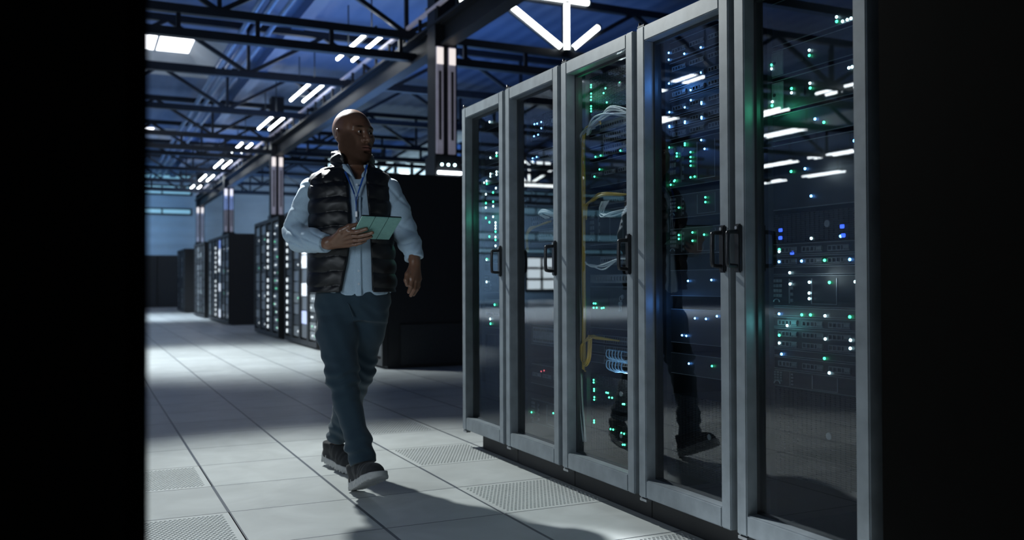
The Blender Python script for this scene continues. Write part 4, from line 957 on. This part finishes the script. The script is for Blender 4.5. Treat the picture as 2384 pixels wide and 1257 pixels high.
# vest: quilted shell with open front, armholes and stand-up collar
Vx = Field(rng(-.27, .215, .0038), rng(-.19, .19, .0038), rng(.87, 1.60, .0038))
Vx.stack(VEST, .004, 2.4, quilt, .892, 1.475)
COLL = [(1.43, -.030, .014, .112, .100), (1.49, -.030, .018, .098, .092), (1.56, -.030, .022, .092, .090)]
def cq(x, y, z): return -.007 * (np.abs(np.cos(np.pi * (z - .005) / .042)) ** .6) - .0035 * np.exp(-3 * (1 - np.cos(x * 170 + y * 60 + 4 * np.sin(z * 80))))
Vx.stack(COLL, .006, 2.1, cq, 1.43, 1.60)
Vx.op((-.2, -.2, 1.45), (.2, .2, 1.62), lambda x, y, z: (1.545 + .22 * np.clip(y, -.1, .05) - .10 * np.clip(x, -.1, .1)) - z, .012, 'cut', .03)
Vx.stack([(.86,) + v[1:] for v in VEST[:1]] + VEST, .003, 2.4, None, .86, 1.45, 'cut', -.025)
Vx.stack(COLL, .004, 2.1, None, 1.44, 1.62, 'cut', -.024)
Vx.op((-.1, -.2, .86), (.12, .0, 1.6), lambda x, y, z: np.maximum(np.maximum(np.interp(z, OZ, OL) - x, x - np.interp(z, OZ, OR_)), y + .01), .006, 'cut', .03)
for s, c in ((-1, (-.283, .0, 1.33)), (1, (.212, .0, 1.33))):
    Vx.ell(c, (.062, .100, .115), None, .008, 'cut')
vest = link('vest', Vx.mesh('vest', M['vest']), person)
for nm, OO, e in (('zip_edge', OL, -.002), ('zip_edge', OR_, .002)):
    zz = np.linspace(.90, 1.44, 16); P_ = []
    for z in zz:
        x = float(np.interp(z, OZ, OO)); a = np.interp(z, [v[0] for v in VEST], [v[3] for v in VEST]); b = np.interp(z, [v[0] for v in VEST], [v[4] for v in VEST]); c = np.interp(z, [v[0] for v in VEST], [v[2] for v in VEST]); cx = np.interp(z, [v[0] for v in VEST], [v[1] for v in VEST])
        P_.append((x + e, float(c - (b - .012) * (1 - abs((x - cx) / a) ** 2.4) ** (1 / 2.4)), z))
    MB().tube(P_, .0055, 8).build(nm, M['vestin'], vest)
# jeans
def denim(x, y, z):
    k = np.exp(-((z - .50) / .09) ** 2) + .9 * np.exp(-((z - .20) / .06) ** 2) + .35 * np.exp(-((z - .80) / .06) ** 2)
    return (.0055 * np.sin(115 * z + 26 * x + 3 * np.sin(24 * x + 12 * y)) * k + .0025 * np.sin(46 * z - 30 * x + 18 * y) + .0015 * np.sin(90 * x + 40 * z))
Jx = Field(rng(-.26, .19, .0042), rng(-.36, .42, .0042), rng(.10, .93, .0042))
Jx.stack([(.76, -.026, .0, .150, .115), (.84, -.026, 0, .170, .128), (.92, -.027, 0, .168, .125)], .02, 2.3, None, .76, .915)
Jx.chain([((-.100, .0, .83), .100), ((-.085, -.06, .70), .093), ((-.050, -.138, .515), .071), ((-.015, -.185, .38), .058), ((.038, -.236, .23), .054), ((.060, -.254, .150), .060)], .03)
Jx.chain([((.052, .0, .83), .097), ((.025, .03, .70), .089), ((-.012, .09, .51), .070), ((-.085, .20, .33), .064), ((-.158, .312, .165), .056)], .025)
Jx.warp(denim)
for a, d in (((.062, -.256, .135), (.22, -.30, -.93)), ((-.163, .32, .143), (-.2, .3, -.93))):
    a = np.array(a); d = np.array(d) / np.linalg.norm(d)
    Jx.op(a - .10, a + .10, lambda x, y, z: np.maximum(-((x - a[0]) * d[0] + (y - a[1]) * d[1] + (z - a[2]) * d[2]), np.sqrt((x - a[0]) ** 2 + (y - a[1]) ** 2 + (z - a[2]) ** 2) - .11), .004, 'cut', .02)
jeans = link('jeans', Jx.mesh('jeans', M['jeans']), person)
MB().tube([(-.088, -.075, .90), (-.02, -.135, .835), (.0, -.13, .78)], .003, 6).build('fly_seam', M['jeans'], jeans)
# shoes
def shoe(heel, fwdv, upv):
    f = np.array(fwdv, float); f /= np.linalg.norm(f); u = np.array(upv, float); u = u - f * (u @ f); u /= np.linalg.norm(u); s = np.cross(f, u); h = np.array(heel, float)
    Rm = np.stack([f, s, u], 1)
    U = Field(rng(-.03, .31, .0036), rng(-.065, .065, .0036), rng(-.01, .15, .0036))
    outline = [(.0, 0, .030), (.05, .0, .034), (.11, .001, .036), (.17, .003, .044), (.22, .004, .046), (.255, .003, .038), (.27, .002, .028)]
    for (x0, y0, r0), (x1, y1, r1) in zip(outline[:-1], outline[1:]):
        hgt = np.interp(x0, [0, .05, .12, .2, .27], [.085, .085, .07, .05, .036])
        U.cone((x0, y0, .032), (x1, y1, .032), r0, r1, .015); 
    U.chain([((.012, 0, .05), .034), ((.03, 0, .095), .042)], .02); U.chain([((.03, 0, .095), .042), ((.10, 0, .075), .036), ((.17, 0, .05), .034), ((.235, .003, .035), .028)], .02)
    U.op((-.1, -.1, -.1), (.4, .1, .2), lambda x, y, z: z - .022 + 0 * x + 0 * y, .003, 'cut', 0)
    U.op((-.1, -.1, .1), (.2, .1, .2), lambda x, y, z: (.108 + .0 * x) - z + 0 * y, .004, 'cut', .05)
    U.warp(lambda x, y, z: .0018 * np.sin(x * 160) * ((x > .09) & (x < .2)) * (z > .05))
    So = Field(rng(-.045, .32, .0036), rng(-.07, .07, .0036), rng(-.008, .06, .0036))
    for (x0, y0, r0), (x1, y1, r1) in zip(outline[:-1], outline[1:]):
        a = np.array((x0, y0)); ab = np.array((x1 - x0, y1 - y0)); L2 = ab @ ab
        So.op((x0 - r0, -.06, 0), (x1 + r1, .06, .036), lambda x, y, z: np.maximum(np.sqrt((x - a[0] - np.clip(((x - a[0]) * ab[0] + (y - a[1]) * ab[1]) / L2, 0, 1) * ab[0]) ** 2 + (y - a[1] - np.clip(((x - a[0]) * ab[0] + (y - a[1]) * ab[1]) / L2, 0, 1) * ab[1]) ** 2) - (r0 + .005), np.maximum(-z + .05 * np.clip(x - .2, 0, 1), z - (.030 + .012 * (x < .04)))), .008)
    So.warp(lambda x, y, z: .0025 * np.sin(x * 210) * (z < .016))
    res = []
    for fld, nm, mm in ((U, 'shoe', M['shoe']), (So, 'sole', M['sole'])):
        me = fld.mesh(nm, mm); co = np.empty(len(me.vertices) * 3, np.float32); me.vertices.foreach_get('co', co)
        co = co.reshape(-1, 3) @ Rm.T + h; me.vertices.foreach_set('co', co.astype(np.float32).ravel()); me.update()
        if np.linalg.det(Rm) < 0: me.flip_normals()
        res.append(me)
    sh = link('shoe', res[0], person); link('sole', res[1], sh); return sh
shoe((.026, -.205, .012), (.47, -.80, .33), (-.15, .3, 1)); shoe((-.222, .392, .022), (.66, -.75, -.075), (0, 0, 1))
# lanyard and badge
def strap(pts, w, name, parent, m):
    P_ = spline(pts, 6); mb = MB()
    for a, b in zip(P_[:-1], P_[1:]): mb.bar(a, b, w, .002)
    return mb.build(name, m, parent)
lan = strap([(-.062, -.050, 1.485), (-.040, -.098, 1.44), (-.012, -.128, 1.385), (.006, -.140, 1.34), (.013, -.1425, 1.30), (.015, -.1425, 1.26)], .009, 'lanyard', person, M['lany'])
strap([(.050, -.052, 1.485), (.046, -.098, 1.44), (.034, -.128, 1.385), (.021, -.1415, 1.335), (.016, -.1445, 1.30), (.0155, -.1445, 1.26)], .009, 'strap', lan, M['lany'])
MB().box(.011, .021, -.147, -.142, 1.235, 1.262, .001).tube([(.016, -.144, 1.236), (.017, -.144, 1.205)], .003, 8).build('clip', M['silver'], lan)
MB().box(-.014, .048, -.156, -.153, 1.115, 1.205, .001).build('badge_card', M['badge'] if 'badge' in M else M.setdefault('badge', mat('badge_white', (.6, .62, .63), .5, 0, .03, 30)), lan)

# ---- tablet held in the right hand
tc_ = np.array((.127, -.290, 1.176))
ex = np.array((.161, .072, -.004)); ex /= np.linalg.norm(ex); ey = np.array((.078, -.170, .083)); ey = ey - ex * (ey @ ex); ey /= np.linalg.norm(ey)
ez = np.cross(ex, ey)
t = thing('tablet', 'tablet computer in a teal fold-over cover held by the walking man', 'tablet', (0, 0, 0))
Mp = Matrix.Translation((PX, PY, 0)) @ Matrix.Rotation(-yaw, 4, 'Z'); Ml = Matrix((ex, ey, ez)).transposed().to_4x4(); Ml.translation = Vector(tc_)
t.matrix_world = Mp @ Ml
sgn = 1 if ez[2] > 0 else -1
hx, hy = .088, .103
MB().box(-hx, hx, -hy, hy, min(sgn * .001, sgn * .007), max(sgn * .001, sgn * .007), .002).build('body', M['screen'], t)
cv = MB()
for a, b in ((-hx, -hx / 3 - .001), (-hx / 3 + .001, hx / 3 - .001), (hx / 3 + .001, hx)): cv.box(a, b, -hy, hy, min(-sgn * .003, sgn * .001), max(-sgn * .003, sgn * .001), .001)
cv.build('cover', M['teal'], t)
MB().box(-hx + .006, hx - .006, -hy + .006, hy - .006, min(sgn * .007, sgn * .0075), max(sgn * .007, sgn * .0075)).build('screen', M['port'], t)
